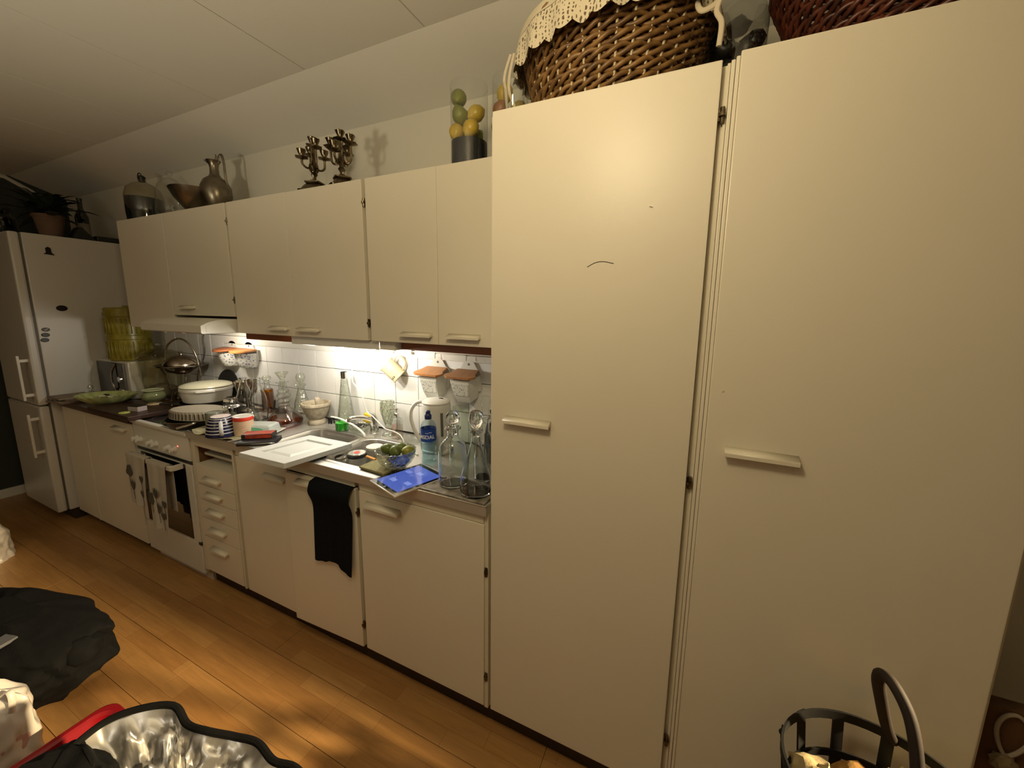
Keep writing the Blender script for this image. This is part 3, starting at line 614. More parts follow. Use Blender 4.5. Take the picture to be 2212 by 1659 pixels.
# black towel over the ajar door
tw = thing('hand_towel', 'black hand towel hung over the ajar sink cabinet door', 'towel', (-0.75, -0.02, 0.848))
def tf(u, v):
    x = -0.868+0.228*u; yd = (x+0.634)*math.tan(math.radians(2.2)); wv = 0.004*math.sin(u*8+1)+0.002*math.sin(u*21)
    Lb = 0.16; bot = 0.372+0.03*max(0, u-0.55)/0.45-(0.018*math.sin(max(0, (u-0.3))*7) if 0.3 < u < 0.75 else 0)
    tot = Lb+0.03+bot; d_ = v*tot
    if d_ < Lb: return Vector((x, yd+0.0215, 0.851-(Lb-d_)))
    if d_ < Lb+0.03:
        a = (d_-Lb)/0.03*PI; return Vector((x, yd+0.009+0.0135*math.cos(a), 0.852+0.004*math.sin(a)))
    q = d_-Lb-0.03; k = q/bot; out = 0.026*math.exp(-((q-0.04)/0.05)**2)
    return Vector((x-0.012*k+0.02*(u-0.5)*-k, yd-0.0075-out-abs(wv)*k*1.6-0.008*k, 0.851-q))
mk('cloth', sheet(BM(), tf, 22, 70, 0.003), TOWELB, tw)


# ---------------------------------------------------------------- things on the steel worktop
ZS = 0.9222
RV = Vector((R_[0], R_[1], 0)).normalized()
def vessel(name, label, cat, loc, parts, rz=0.0, group=None):
    t = thing(name, label, cat, loc, group, rz)
    for p in parts:
        nm, prof, m = p[0], p[1], p[2]; k = p[3] if len(p) > 3 else {}
        mk(nm, lathe(BM(), prof, k.pop('seg', 32), **k), m, t, local=True)
    return t
def cyl(r, z0, z1, b=0.002): return [(r-b, z0), (r, z0+b), (r, z1-b), (r-b, z1)]

t = vessel('decanter', 'clear shouldered decanter with a solid ball stopper, beside the blue-labelled bottle', 'decanter', (-0.203, 0.076, 0.9312), [
    ('glass', hollow([(0.044, 0.0), (0.052, 0.004), (0.0545, 0.014), (0.0545, 0.125), (0.052, 0.145), (0.044, 0.164), (0.032, 0.176), (0.023, 0.183), (0.0205, 0.192), (0.0205, 0.212), (0.0305, 0.216), (0.031, 0.222), (0.022, 0.224)]), RGLASS, {'cap': False, 'seg': 48}),
    ('stopper', [(0.016, 0.196), (0.018, 0.222), (0.012, 0.228), (0.010, 0.232)]+[(0.027*math.sin(PI*k/12), 0.258-0.027*math.cos(PI*k/12)) for k in range(2, 13)], RGLASS)])
t = vessel('decanter', 'clear teardrop decanter with a hollow globe stopper, closest to the tall cupboard', 'decanter', (-0.088, 0.050, 0.9312), [
    ('glass', hollow([(0.044, 0.0), (0.054, 0.004), (0.0575, 0.018), (0.058, 0.036), (0.055, 0.066), (0.045, 0.105), (0.032, 0.142), (0.0225, 0.178), (0.0185, 0.205), (0.0175, 0.226), (0.024, 0.230), (0.0245, 0.236), (0.018, 0.238)]), RGLASS, {'cap': False, 'seg': 48}),
    ('stopper', [(0.013, 0.212), (0.014, 0.236), (0.011, 0.242), (0.016, 0.250), (0.026, 0.266), (0.0275, 0.280), (0.024, 0.296), (0.014, 0.305), (0.001, 0.307)], RGLASS)])
vessel('decanter', 'clear decanter half hidden behind the teardrop decanter, its tall stopper showing above', 'decanter', (-0.125, 0.185, ZS), [
    ('glass', hollow([(0.040, 0.0), (0.048, 0.01), (0.048, 0.10), (0.040, 0.15), (0.020, 0.19), (0.016, 0.20), (0.016, 0.245), (0.023, 0.25), (0.022, 0.256)]), RGLASS, {'cap': False}),
    ('stopper', [(0.011, 0.23), (0.012, 0.256), (0.014, 0.285), (0.020, 0.315), (0.016, 0.335), (0.001, 0.338)], CLEAR)])
vessel('glass_jar', 'greenish clear jar with a wide flared rim, between the kettle and the decanters', 'jar', (-0.312, 0.305, ZS), [
    ('glass', [(0.05, 0), (0.060, 0.01), (0.062, 0.10), (0.055, 0.15), (0.034, 0.185), (0.030, 0.205), (0.036, 0.225), (0.038, 0.245), (0.034, 0.246)], GREENG, {'cap': False})])
vessel('green_bottle', 'dark green glass bottle squeezed in the corner behind the decanters', 'bottle', (-0.180, 0.36, ZS), [
    ('glass', [(0.042, 0), (0.046, 0.01), (0.046, 0.12), (0.030, 0.16), (0.016, 0.18), (0.015, 0.215), (0.019, 0.22), (0.019, 0.232)], DKGREEN, {'cap': False})])
vessel('glass_jug', 'small rounded clear glass jug at the back right corner of the worktop', 'jug', (-0.075, 0.30, ZS), [
    ('glass', [(0.035, 0), (0.045, 0.012), (0.050, 0.05), (0.043, 0.09), (0.030, 0.115), (0.032, 0.135)], CLEAR2, {'cap': False})])

# water bottle
def curved_text(body, size, r, zc, ang, m, parent, name='lettering', bold=0.0):
    cu = bpy.data.curves.new('txt', 'FONT'); cu.body = body; cu.size = size; cu.align_x = 'CENTER'; cu.align_y = 'CENTER'; cu.offset = bold; cu.resolution_u = 4
    o = bpy.data.objects.new('txt', cu); COL.objects.link(o); dg = bpy.context.evaluated_depsgraph_get()
    me = bpy.data.meshes.new_from_object(o.evaluated_get(dg)); bpy.data.objects.remove(o); bpy.data.curves.remove(cu)
    bm = BM(); bm.from_mesh(me); bpy.data.meshes.remove(me)
    bmesh.ops.subdivide_edges(bm, edges=[e for e in bm.edges if e.calc_length() > size*0.3], cuts=2)
    for v in bm.verts:
        a = ang+v.co.x/r; v.co = Vector((r*math.cos(a), r*math.sin(a), zc+v.co.y))
    return mk(name, bm, m, parent, local=True)
wbt = vessel('water_bottle', 'pale blue plastic water bottle with a blue label, in front of the white kettle', 'bottle', (-0.428, 0.222, ZS), [
    ('bottle', [(0.026, 0.0), (0.033, 0.005), (0.0345, 0.02), (0.0325, 0.05), (0.0345, 0.075), (0.0335, 0.10), (0.0335, 0.157), (0.0315, 0.170), (0.024, 0.184), (0.014, 0.193), (0.0125, 0.200)], BLUEPET, {'cap': False}),
    ('water', [(0.025, 0.003), (0.032, 0.008), (0.031, 0.05), (0.032, 0.09), (0.001, 0.091)], WATERM, {}),
    ('label', [(0.0343, 0.102), (0.0343, 0.156)], BLUEL, {'cap': False}),
    ('cap', [(0.0145, 0.196), (0.0150, 0.198), (0.0150, 0.212), (0.012, 0.216), (0.0095, 0.222), (0.010, 0.230), (0.007, 0.233)], BLUECAP, {})])
camA = math.atan2(-1.08-0.222, 0.5826+0.428)
curved_text('IMSDAL', 0.0225, 0.0346, 0.123, camA-0.30, WHITEINK, wbt, bold=0.0006)
mk('label_mark', tube(BM(), [(0.0347*math.cos(camA+q/10), 0.0347*math.sin(camA+q/10), 0.142+0.002*math.sin(q*0.8)) for q in range(-4, 5)], 0.0008, 4), WHITEINK, wbt, local=True)

# kettle
kt = thing('kettle', 'white plastic electric kettle with a big loop handle, against the tiles', 'kettle', (-0.495, 0.372, ZS))
mk('body', lathe(BM(), [(0.070, 0.012), (0.0725, 0.02), (0.073, 0.05), (0.070, 0.12), (0.066, 0.20), (0.067, 0.215), (0.064, 0.228)], 36), WHITEP, kt, local=True)
mk('base_plate', lathe(BM(), cyl(0.078, 0, 0.012), 32), WHITEP, kt, local=True)
mk('lid', lathe(BM(), [(0.066, 0.2285), (0.067, 0.234), (0.055, 0.243), (0.025, 0.249), (0.001, 0.250)], 36), WHITEP, kt, local=True)
h0 = -RV
bm = BM(); tube(bm, smooth_path([h0*0.060+Vector((0, 0, 0.232)), h0*0.090+Vector((0, 0, 0.228)), h0*0.117+Vector((0, 0, 0.195)), h0*0.122+Vector((0, 0, 0.150)), h0*0.110+Vector((0, 0, 0.105)), h0*0.092+Vector((0, 0, 0.065)), h0*0.072+Vector((0, 0, 0.035))]), 0.0115, 12, flat=0.8); mk('handle', bm, WHITEP, kt, local=True)
mk('spout_hole', lathe(BM(), [(0.013, 0.0), (0.012, 0.003)], 16, c=RV*0.022+Vector((0, 0, 0.247)), sy=0.6), STRAP, kt, local=True)
f0 = (Vector((0.5826, -1.08, 0))-Vector((-0.495, 0.372, 0))).normalized(); q0 = (f0*0.93+RV*0.36).normalized()
mk('level_window', tube(BM(), [q0*0.0675+Vector((0, 0, 0.192)), q0*0.0715+Vector((0, 0, 0.085))], 0.006, 10), CORDB, kt, local=True)

# tablet
tb = thing('tablet', 'tablet with a white rim and blue glowing screen, poking over the worktop edge', 'tablet', (-0.380, 0.034, 0.9262), rz=math.radians(-18.2))
tb.rotation_euler = (0, 0, math.radians(-18.5))
mk('case', bx(BM(), -0.0925, 0.0925, -0.115, 0.115, 0, 0.0075, 0.003), WHITEE, tb, local=True)
mk('bezel', bx(BM(), -0.0895, 0.0895, -0.112, 0.112, 0.0076, 0.0082), BLACKG, tb, local=True)
mk('screen', bx(BM(), -0.077, 0.077, -0.094, 0.094, 0.0083, 0.0086), SCREEN, tb, local=True)
mk('home_button', tube(BM(), [(0, -0.103, 0.0083), (0, -0.103, 0.0088)], 0.006, 14), CORDB, tb, local=True)
for i, (a, b_) in enumerate(((0.0, 0.05), (-0.05, 0.03), (0.04, -0.03), (-0.03, -0.05))): mk('screen_shape', bx(BM(), a-0.016, a+0.016, b_-0.010, b_+0.010, 0.0087, 0.0089), mat('pale_screen_shape_%d' % i, (0.1, 0.15, 0.4), 0.1, emit=(0.20, 0.27, 0.72, 0.7)), tb, local=True)

solo('trivet', bx(BM(), -0.075, 0.070, -0.062, 0.062, 0, 0.010, 0.003), TRIVET, 'olive green felt mat under the crystal bowl', 'mat', loc=(-0.560, 0.086, 0.9258), rz=math.radians(-4))
def cutwob(n, a): return lambda t_, i: 1+a*math.cos(n*t_)*(1 if i > 0 else 0.3)
cb = thing('crystal_bowl', 'cut crystal bowl full of limes, at the corner of the tablet', 'bowl', (-0.500, 0.098, 0.9362))
mk('bowl', lathe(BM(), [(0.040, 0.0), (0.046, 0.004), (0.062, 0.020), (0.074, 0.040), (0.080, 0.070), (0.082, 0.074), (0.078, 0.075), (0.070, 0.045), (0.055, 0.018), (0.001, 0.008)], 64, wob=cutwob(16, 0.028)), CUT, cb, local=True)
LP = [(-0.033, -0.012, 0.074, 20, LIME, 'dark green lime at the left of the crystal bowl'), (0.016, -0.020, 0.076, -30, LIME, 'dark green lime at the front middle of the crystal bowl'), (0.046, 0.022, 0.066, 60, LIMEY, 'yellowish lime at the right of the crystal bowl'), (-0.005, 0.036, 0.068, 10, LIME, 'dark green lime at the back of the crystal bowl'), (-0.026, 0.010, 0.030, 80, LIME, 'green lime deep in the left of the crystal bowl'), (0.028, 0.006, 0.030, 40, LIME, 'green lime deep in the right of the crystal bowl')]
for x, y, z, r, m, lab in LP:
    bm = BM(); lathe(bm, [(0.0005, -0.031), (0.004, -0.029), (0.014, -0.022), (0.0225, -0.009), (0.0235, 0.003), (0.018, 0.017), (0.010, 0.025), (0.004, 0.029), (0.0005, 0.0315)], 20, M=Matrix.Rotation(math.radians(90), 3, 'Y'))
    o = solo('lime', bm, m, lab, 'fruit', loc=(-0.500+x, 0.098+y, 0.9362+z), rz=math.radians(r)); o.rotation_euler = (0, math.radians(10), math.radians(r))
bm = BM(); tube(bm, [(-0.685, 0.118, 0.9405), (-0.628, 0.110, 0.9385)], 0.0065, 8, flat=0.6); solo('plastic_stick', bm, ORANGE, 'short orange plastic stick lying by the crystal bowl', 'utensil')

# jars in the right basin
vessel('spice_jar', 'small clear jar with a metal cap and dark label in the sink, leftmost of three', 'jar', (-0.842, 0.112, 0.7662), [
    ('glass', [(0.024, 0), (0.027, 0.004), (0.027, 0.118), (0.022, 0.128)], CLEAR2, {'cap': False}),
    ('label', [(0.0275, 0.082), (0.0275, 0.104)], BLACK, {'cap': False}), ('contents', [(0.025, 0.004), (0.025, 0.08), (0.001, 0.081)], PINK, {}),
    ('cap', [(0.024, 0.128), (0.025, 0.130), (0.025, 0.146), (0.022, 0.149)], CHROME, {})])
jt = vessel('lidded_jar', 'clear jar with a black-edged silver lid in the sink, middle of three', 'jar', (-0.752, 0.125, 0.7662), [
    ('glass', [(0.036, 0), (0.042, 0.006), (0.042, 0.12), (0.038, 0.150), (0.037, 0.162)], CLEAR2, {'cap': False}),
    ('lid', [(0.041, 0.160), (0.042, 0.162), (0.042, 0.173), (0.039, 0.176)], BLACK, {}), ('lid_top', [(0.038, 0.1763), (0.036, 0.1775), (0.001, 0.1775)], CHROME, {})])
mk('lid_print', lathe(BM(), [(0.014, 0.1778), (0.013, 0.1785)], 16), RED, jt, local=True)
vessel('jar', 'clear glass jar with a white rim in the sink, rightmost of three', 'jar', (-0.735, 0.215, 0.7662), [
    ('glass', [(0.030, 0), (0.035, 0.006), (0.036, 0.172)], CLEAR2, {'cap': False}), ('rim', [(0.036, 0.170), (0.038, 0.172), (0.038, 0.181), (0.030, 0.183)], WHITEP, {})])

# loose white panel
pn = thing('cabinet_front', 'loose white moulded cabinet front lying across the left sink', 'cabinet door', (-1.003, 0.026, 0.9425))
pn.rotation_euler = (math.radians(-4.2), 0, math.radians(1.5))
bm = BM(); bx(bm, -0.142, 0.142, -0.172, 0.172, -0.008, 0.006, 0.002)
for a in (-1, 1): bx(bm, min(a*0.142, a*0.086), max(a*0.142, a*0.086), -0.172, 0.172, 0.004, 0.015, 0.003); bx(bm, -0.090, 0.090, min(a*0.172, a*0.112), max(a*0.172, a*0.112), 0.004, 0.015, 0.003)
mk('frame', bm, PANEL, pn, local=True)
bm = BM(); L = []
for o_, z in ((0.004, 0.0062), (-0.004, 0.0064), (-0.016, 0.0125), (-0.018, 0.0125)): L.append([(x, y, z) for x, y in ((-0.070-o_, -0.096-o_), (0.070+o_, -0.096-o_), (0.070+o_, 0.096+o_), (-0.070-o_, 0.096+o_))])
mk('raised_field', loft(bm, L), PANEL, pn, local=True, ang=10)

# around the sink, back row
mt = vessel('mortar', 'beige stone mortar by the tiles behind the sink', 'mortar', (-1.362, 0.402, ZS), [
    ('bowl', [(0.046, 0), (0.048, 0.004), (0.047, 0.022), (0.040, 0.030), (0.052, 0.045), (0.068, 0.085), (0.073, 0.105), (0.079, 0.108), (0.080, 0.120), (0.077, 0.125), (0.068, 0.124), (0.058, 0.08), (0.040, 0.055), (0.001, 0.048)], STONE)])
bm = BM(); tube(bm, [(-1.352, 0.410, 0.985), (-1.349, 0.408, 1.03), (-1.347, 0.400, 1.069), (-1.346, 0.398, 1.077)], [0.020, 0.017, 0.0145, 0.010], 16); solo('pestle', bm, STONE, 'stone pestle standing in the mortar', 'pestle')
vs = vessel('conical_vase', 'tall narrow conical glass vase with a metal collar, by the tiles behind the sink', 'vase', (-1.165, 0.437, ZS), [
    ('glass', [(0.047, 0), (0.050, 0.004), (0.048, 0.02), (0.0165, 0.275), (0.0155, 0.315)], CLEAR, {'cap': False}), ('collar', [(0.0168, 0.277), (0.0172, 0.313)], CHROME, {'cap': False}),
    ('ribs', [(0.0475, 0.02), (0.0165, 0.272)], CUT, {'cap': False, 'wob': lambda a, i: 1.0+0.01*math.cos(8*a), 'seg': 48})])
vessel('dish_glass', 'low tumbler of bright green washing-up liquid behind the sink', 'glass', (-1.128, 0.375, ZS), [
    ('glass', [(0.031, 0), (0.034, 0.004), (0.036, 0.058)], CLEAR, {'cap': False}), ('liquid', [(0.030, 0.003), (0.0335, 0.006), (0.0345, 0.046), (0.001, 0.0465)], GLOWG, {})])
db = thing('dish_brush', 'white dish brush with black bristles resting on the green tumbler', 'brush', (-1.10, 0.36, 0.98))
mk('handle', tube(BM(), smooth_path([(-1.205, 0.372, 0.9885), (-1.16, 0.372, 0.9885), (-1.10, 0.362, 0.986), (-1.00, 0.345, 0.972), (-0.93, 0.333, 0.948), (-0.915, 0.330, 0.930)]), 0.0065, 10, flat=0.7), WHITEP, db)
bm = BM()
for i in range(40):
    x = -1.212+random.uniform(-0.012, 0.022); y = 0.372+random.uniform(-0.012, 0.012)
    tube(bm, [(x, y, 0.984), (x+random.uniform(-.006, .006), y+random.uniform(-.006, .006), 0.950)], 0.0012, 4)
mk('bristles', bm, BLACK, db)
gb = vessel('cut_glass_bowl', 'small cut glass bowl with dark scraps, right of the green tumbler', 'bowl', (-1.026, 0.40, ZS), [
    ('bowl', [(0.028, 0), (0.034, 0.003), (0.050, 0.018), (0.058, 0.038), (0.056, 0.0385), (0.045, 0.018), (0.001, 0.008)], CUT, {'wob': cutwob(14, 0.02), 'seg': 56})])
bm = BM()
for i in range(9): blob(bm, (random.uniform(-0.03, 0.03), random.uniform(-0.025, 0.025), 0.029+random.uniform(0, 0.006)), (0.014, 0.010, 0.006), 10, 0.4, 2, i)
mk('scraps', bm, BLACK, gb, local=True, kind='stuff')
tp = thing('tap', 'chrome mixer tap behind the divider of the double sink', 'tap', (-0.930, 0.410, ZS))
mk('body', lathe(BM(), [(0.026, 0), (0.026, 0.006), (0.022, 0.010), (0.021, 0.085), (0.019, 0.092), (0.001, 0.094)], 28), CHROME, tp, local=True)
mk('spout', tube(BM(), smooth_path([(0.0, -0.012, 0.078), (-0.02, -0.045, 0.096), (-0.045, -0.085, 0.104), (-0.058, -0.105, 0.100), (-0.060, -0.110, 0.084)]), 0.0105, 12), CHROME, tp, local=True)
mk('lever', tube(BM(), [(0.0, 0.0, 0.094), (0.004, -0.004, 0.108), (0.020, -0.035, 0.122), (0.026, -0.050, 0.124)], [0.016, 0.014, 0.008, 0.006], 10, flat=0.7), CHROME, tp, local=True)
bm = BM(); bx(bm, -0.028, 0.028, -0.012, 0.012, -0.026, 0.026, 0.008); o = solo('sponge', bm, YELLOWS, 'yellow sponge wedged behind the tap spout', 'sponge', loc=(-0.995, 0.436, 0.992)); o.rotation_euler = (0.1, 0.35, 0.25)
vessel('sponge_cup', 'small clear tumbler under the yellow sponge', 'glass', (-0.995, 0.445, ZS), [('glass', [(0.024, 0), (0.026, 0.003), (0.029, 0.048)], CLEAR2, {'cap': False})])
tv = thing('twisted_vase', 'crystal vase with a swirling openwork bowl on a narrow foot, left of the soap bottle', 'vase', (-0.846, 0.425, ZS))
mk('bowl', lathe(BM(), [(0.012, 0.05), (0.022, 0.075), (0.033, 0.12), (0.036, 0.165), (0.034, 0.185), (0.031, 0.184), (0.030, 0.12), (0.010, 0.058)], 48, wob=lambda a, i: 1+0.05*math.cos(9*a+i*1.4), cap=False), CUT, tv, local=True)
bm = BM()
for k in range(9):
    for s in (1, -1):
        tube(bm, [(r*math.cos(2*PI*k/9+s*u*1.9), r*math.sin(2*PI*k/9+s*u*1.9), z) for u, r, z in [(q/8, 0.014+0.0235*min(1, q/5)-0.001*max(0, q-6), 0.055+0.128*q/8) for q in range(9)]], 0.0022, 5)
mk('swirls', bm, CUT, tv, local=True)
mk('foot', lathe(BM(), [(0.034, 0), (0.036, 0.004), (0.026, 0.012), (0.011, 0.022), (0.014, 0.034), (0.011, 0.048)], 32), CUT, tv, local=True)
mk('coloured_bead', lathe(BM(), sph(0.007, 0.030, 8), 12), mat('orange_glass_bead', (0.6, 0.2, 0.06), 0.2), tv, local=True)
sp = thing('soap_dispenser', 'clear square soap bottle with a silver pump, between the crystal vase and kettle', 'dispenser', (-0.768, 0.405, ZS))
mk('bottle', loft(BM(), [[(x, y, z) for x, y in rrect(-a, a, -a, a, 0.006, 3)] for a, z in ((0.020, 0), (0.0225, 0.004), (0.0225, 0.098), (0.018, 0.108), (0.011, 0.112))], True, True), SMOKE if False else CLEAR2, sp, local=True)
mk('soap', bx(BM(), -0.0205, 0.0205, -0.0205, 0.0205, 0.004, 0.075, 0.004), glass('pale_soap', (0.93, 0.86, 0.80), (0.7, 0.6, 0.55), base=0.02), sp, local=True)
bm = BM(); lathe(bm, [(0.013, 0.112), (0.0135, 0.114), (0.0135, 0.132), (0.011, 0.136), (0.006, 0.138), (0.006, 0.150), (0.010, 0.152), (0.010, 0.160), (0.008, 0.161)], 20); tube(bm, [(0, 0, 0.156), (-0.022, -0.012, 0.157), (-0.028, -0.015, 0.151)], 0.0042, 8); mk('pump', bm, CHROME, sp, local=True)
bm = BM()
for k, wd in enumerate((0.012, 0.014, 0.010, 0.013)): bx(bm, -wd, wd, -0.0232, -0.0228, 0.078-0.014*k, 0.082-0.014*k)
mk('label_print', bm, PINK, sp, local=True)
vessel('glass_dish', 'low round clear glass dish between the soap bottle and kettle', 'dish', (-0.668, 0.400, ZS), [('dish', [(0.046, 0), (0.052, 0.004), (0.056, 0.020), (0.054, 0.021), (0.048, 0.008), (0.001, 0.006)], CLEAR2)])
vessel('shot_glass', 'tiny clear glass at the foot of the tap', 'glass', (-0.868, 0.368, ZS), [('glass', [(0.014, 0), (0.016, 0.004), (0.019, 0.042)], CLEAR2, {'cap': False})])

# bottles left of the sink
def milk(label, x, y, k=1.0, m=CLEAR2):
    return vessel('glass_bottle', label, 'bottle', (x, y, ZS), [
        ('glass', hollow([(a*k, b_*k) for a, b_ in [(0.036, 0), (0.042, 0.005), (0.043, 0.03), (0.043, 0.115), (0.039, 0.140), (0.028, 0.175), (0.020, 0.202), (0.0185, 0.225), (0.0225, 0.229), (0.0225, 0.240), (0.0205, 0.242)]]), RGLASS, {'cap': False})])
milk('clear milk bottle in front of the steel goblet, left of two', -1.848, 0.298, 1.0)
milk('clear milk bottle right of the steel goblet, right of two', -1.722, 0.300, 1.04)
vessel('goblet', 'dull steel goblet behind the two milk bottles', 'goblet', (-1.970, 0.385, ZS), [
    ('cup', [(0.010, 0.085), (0.030, 0.100), (0.052, 0.130), (0.061, 0.170), (0.064, 0.200), (0.062, 0.200), (0.050, 0.135), (0.001, 0.105)], SILVER, {}), ('stem', [(0.045, 0), (0.046, 0.004), (0.014, 0.015), (0.010, 0.04), (0.014, 0.06), (0.010, 0.086)], SILVER, {})])
vessel('dark_jar', 'dark lidded jar behind the left milk bottle', 'jar', (-1.905, 0.250, ZS), [
    ('glass', [(0.034, 0), (0.038, 0.004), (0.038, 0.095), (0.034, 0.105)], CLEAR2, {'cap': False}), ('contents', [(0.033, 0.003), (0.0365, 0.006), (0.0365, 0.088), (0.001, 0.089)], BLACK, {}), ('lid', [(0.036, 0.105), (0.037, 0.107), (0.037, 0.125), (0.033, 0.128)], CHROME, {})])
vessel('oil_bottle', 'small cruet of golden oil with a glass stopper, behind the right milk bottle', 'bottle', (-1.838, 0.432, ZS), [
    ('glass', [(0.028, 0), (0.032, 0.005), (0.032, 0.130), (0.026, 0.150), (0.016, 0.165), (0.015, 0.190), (0.020, 0.194), (0.020, 0.200)], CLEAR2, {'cap': False}), ('oil', [(0.028, 0.004), (0.0305, 0.008), (0.0305, 0.150), (0.001, 0.1505)], OIL, {}),
    ('stopper', [(0.012, 0.190), (0.013, 0.205), (0.024, 0.212), (0.026, 0.224), (0.022, 0.234), (0.001, 0.236)], CUT, {})])
vessel('liqueur_decanter', 'ship-bottomed decanter with ringed neck, part filled with red-brown liqueur', 'decanter', (-1.490, 0.300, ZS), [
    ('glass', [(0.070, 0), (0.082, 0.004), (0.090, 0.018), (0.090, 0.030), (0.078, 0.055), (0.055, 0.080), (0.034, 0.100), (0.026, 0.112), (0.030, 0.120), (0.024, 0.128), (0.034, 0.142), (0.024, 0.156), (0.036, 0.172), (0.024, 0.188), (0.030, 0.200), (0.020, 0.212), (0.020, 0.242), (0.032, 0.246), (0.032, 0.250), (0.022, 0.252)], CLEAR2, {'cap': False, 'seg': 40}),
    ('liqueur', [(0.068, 0.004), (0.081, 0.007), (0.0875, 0.020), (0.0875, 0.030), (0.079, 0.049), (0.001, 0.0495)], AMBER, {'seg': 40}),
    ('stopper', [(0.012, 0.225), (0.014, 0.255), (0.010, 0.262), (0.022, 0.285), (0.034, 0.302), (0.032, 0.305), (0.001, 0.300)], CUT, {})])
vessel('cut_decanter', 'cut crystal decanter with a faceted stopper, between the liqueur decanter and mortar', 'decanter', (-1.532, 0.440, ZS), [
    ('glass', [(0.050, 0), (0.053, 0.006), (0.052, 0.02), (0.038, 0.10), (0.022, 0.160), (0.017, 0.185), (0.020, 0.196), (0.030, 0.205), (0.022, 0.212)], CUT, {'cap': False, 'seg': 48, 'wob': cutwob(12, 0.03)}),
    ('stopper', [(0.012, 0.206), (0.010, 0.220), (0.024, 0.236), (0.027, 0.252), (0.020, 0.272), (0.001, 0.278)], CUT, {'seg': 10})])
bm = BM(); lathe(bm, [(0.001, -0.030), (0.020, -0.026), (0.034, -0.012), (0.038, 0.004), (0.036, 0.004), (0.020, -0.020), (0.001, -0.026)], 24, c=(-1.705, 0.420, 0.953)); tube(bm, smooth_path([(-1.70, 0.384, 0.955), (-1.69, 0.372, 0.985), (-1.685, 0.376, 1.03)]), 0.005, 8)
solo('ladle', bm, BLACK, 'black ladle lying behind the liqueur decanter', 'ladle')
cn = vessel('round_tin', 'beige cardboard tin with a bright red band round its top', 'tin', (-1.512, 0.090, ZS+0.002), [
    ('body', [(0.044, 0), (0.045, 0.001), (0.045, 0.082)], BEIGE, {}), ('band', [(0.0453, 0.080), (0.0457, 0.081), (0.0457, 0.098), (0.0453, 0.099)], RED, {'cap': False}), ('lid', [(0.0452, 0.0985), (0.0452, 0.102), (0.043, 0.1025), (0.042, 0.0995), (0.001, 0.0995)], PORC, {})])
ca = math.atan2(-1.08-0.09, 0.5826+1.512)
bm = BM()
for k, (a0, a1) in enumerate(((-0.5, 0.3), (-0.45, 0.2), (-0.5, 0.35), (-0.3, 0.1))): tube(bm, [(0.0454*math.cos(ca+a0+(a1-a0)*q/6), 0.0454*math.sin(ca+a0+(a1-a0)*q/6), 0.058-0.011*k) for q in range(7)], 0.0008, 4)
mk('printed_lines', bm, PINK, cn, local=True)
# paper under the mugs
def pf(u, v):
    x = -1.85+0.40*u; y = -0.012+0.215*v
    return Vector((x+0.008*math.sin(v*9), y+0.014*math.sin(u*13+1)*(1-v), 0.9235+0.0045*abs(math.sin(u*11+v*6))+0.010*max(0, 0.12-v)*8*abs(math.sin(u*9))))
solo('wrapping_paper', sheet(BM(), pf, 40, 20, 0.0012), PAPER, 'crumpled greenish wrapping paper under the mugs beside the stove', 'paper')
sm = thing('striped_mug', 'navy mug with white stripes turned upside down beside the stove', 'mug', (-1.593, 0.030, 0.930))
mk('body', lathe(BM(), [(0.070, 0), (0.072, 0.002), (0.070, 0.012), (0.064, 0.045), (0.056, 0.072), (0.046, 0.090), (0.044, 0.097), (0.040, 0.098), (0.038, 0.094), (0.001, 0.094)], 40), NAVY, sm, local=True)
for z0, r0 in ((0.018, 0.0692), (0.034, 0.0668), (0.050, 0.0632), (0.064, 0.0590), (0.078, 0.0528), (0.089, 0.0470)):
    mk('stripe', lathe(BM(), [(r0+0.0006, z0), (r0-0.0004, z0+0.0045)], 40, cap=False), STRIPE, sm, local=True)
mk('foot_ring', lathe(BM(), [(0.042, 0.0955), (0.043, 0.098), (0.036, 0.0985), (0.001, 0.0955)], 32), mat('pinkish_foot', (0.62, 0.50, 0.47), 0.5), sm, local=True)
hd_ = (Vector((0.5826, -1.08, 0))-Vector((-1.593, 0.03, 0))).normalized(); hd_ = (hd_+RV*-0.05).normalized()
mk('handle', tube(BM(), smooth_path([hd_*0.054+Vector((0, 0, 0.078)), hd_*0.078+Vector((0, 0, 0.078)), hd_*0.095+Vector((0, 0, 0.055)), hd_*0.092+Vector((0, 0, 0.028)), hd_*0.068+Vector((0, 0, 0.014))]), 0.0085, 10, flat=0.7), STRIPE, sm, local=True)
vessel('grey_mug', 'plain grey-green cup upside down behind the striped mug', 'mug', (-1.745, 0.075, 0.930), [
    ('body', [(0.036, 0), (0.038, 0.002), (0.039, 0.040), (0.039, 0.084), (0.036, 0.090), (0.033, 0.090), (0.031, 0.087), (0.001, 0.087)], GREYC)])
vessel('coupe_glass', 'clear stemmed glass upside down behind the grey-green cup', 'glass', (-1.748, 0.170, 0.930), [
    ('bowl', [(0.032, 0), (0.033, 0.02), (0.028, 0.045), (0.012, 0.062), (0.006, 0.068)], CLEAR2, {'cap': False}), ('stem', [(0.006, 0.066), (0.005, 0.078), (0.008, 0.088)], CLEAR2, {'cap': False}), ('foot', [(0.008, 0.087), (0.030, 0.094), (0.045, 0.099), (0.044, 0.102), (0.020, 0.101), (0.001, 0.100)], CUT, {})])
vessel('small_flask', 'small round clear flask behind the red-topped tin', 'flask', (-1.655, 0.215, ZS), [
    ('glass', [(0.028, 0), (0.036, 0.008), (0.040, 0.035), (0.034, 0.062), (0.018, 0.082), (0.014, 0.095), (0.020, 0.100)], CLEAR2, {'cap': False})])
bd = thing('butter_dish', 'white butter dish with a pale green label on its lid, left of the liqueur decanter', 'dish', (-1.488, 0.212, ZS), rz=math.radians(24))
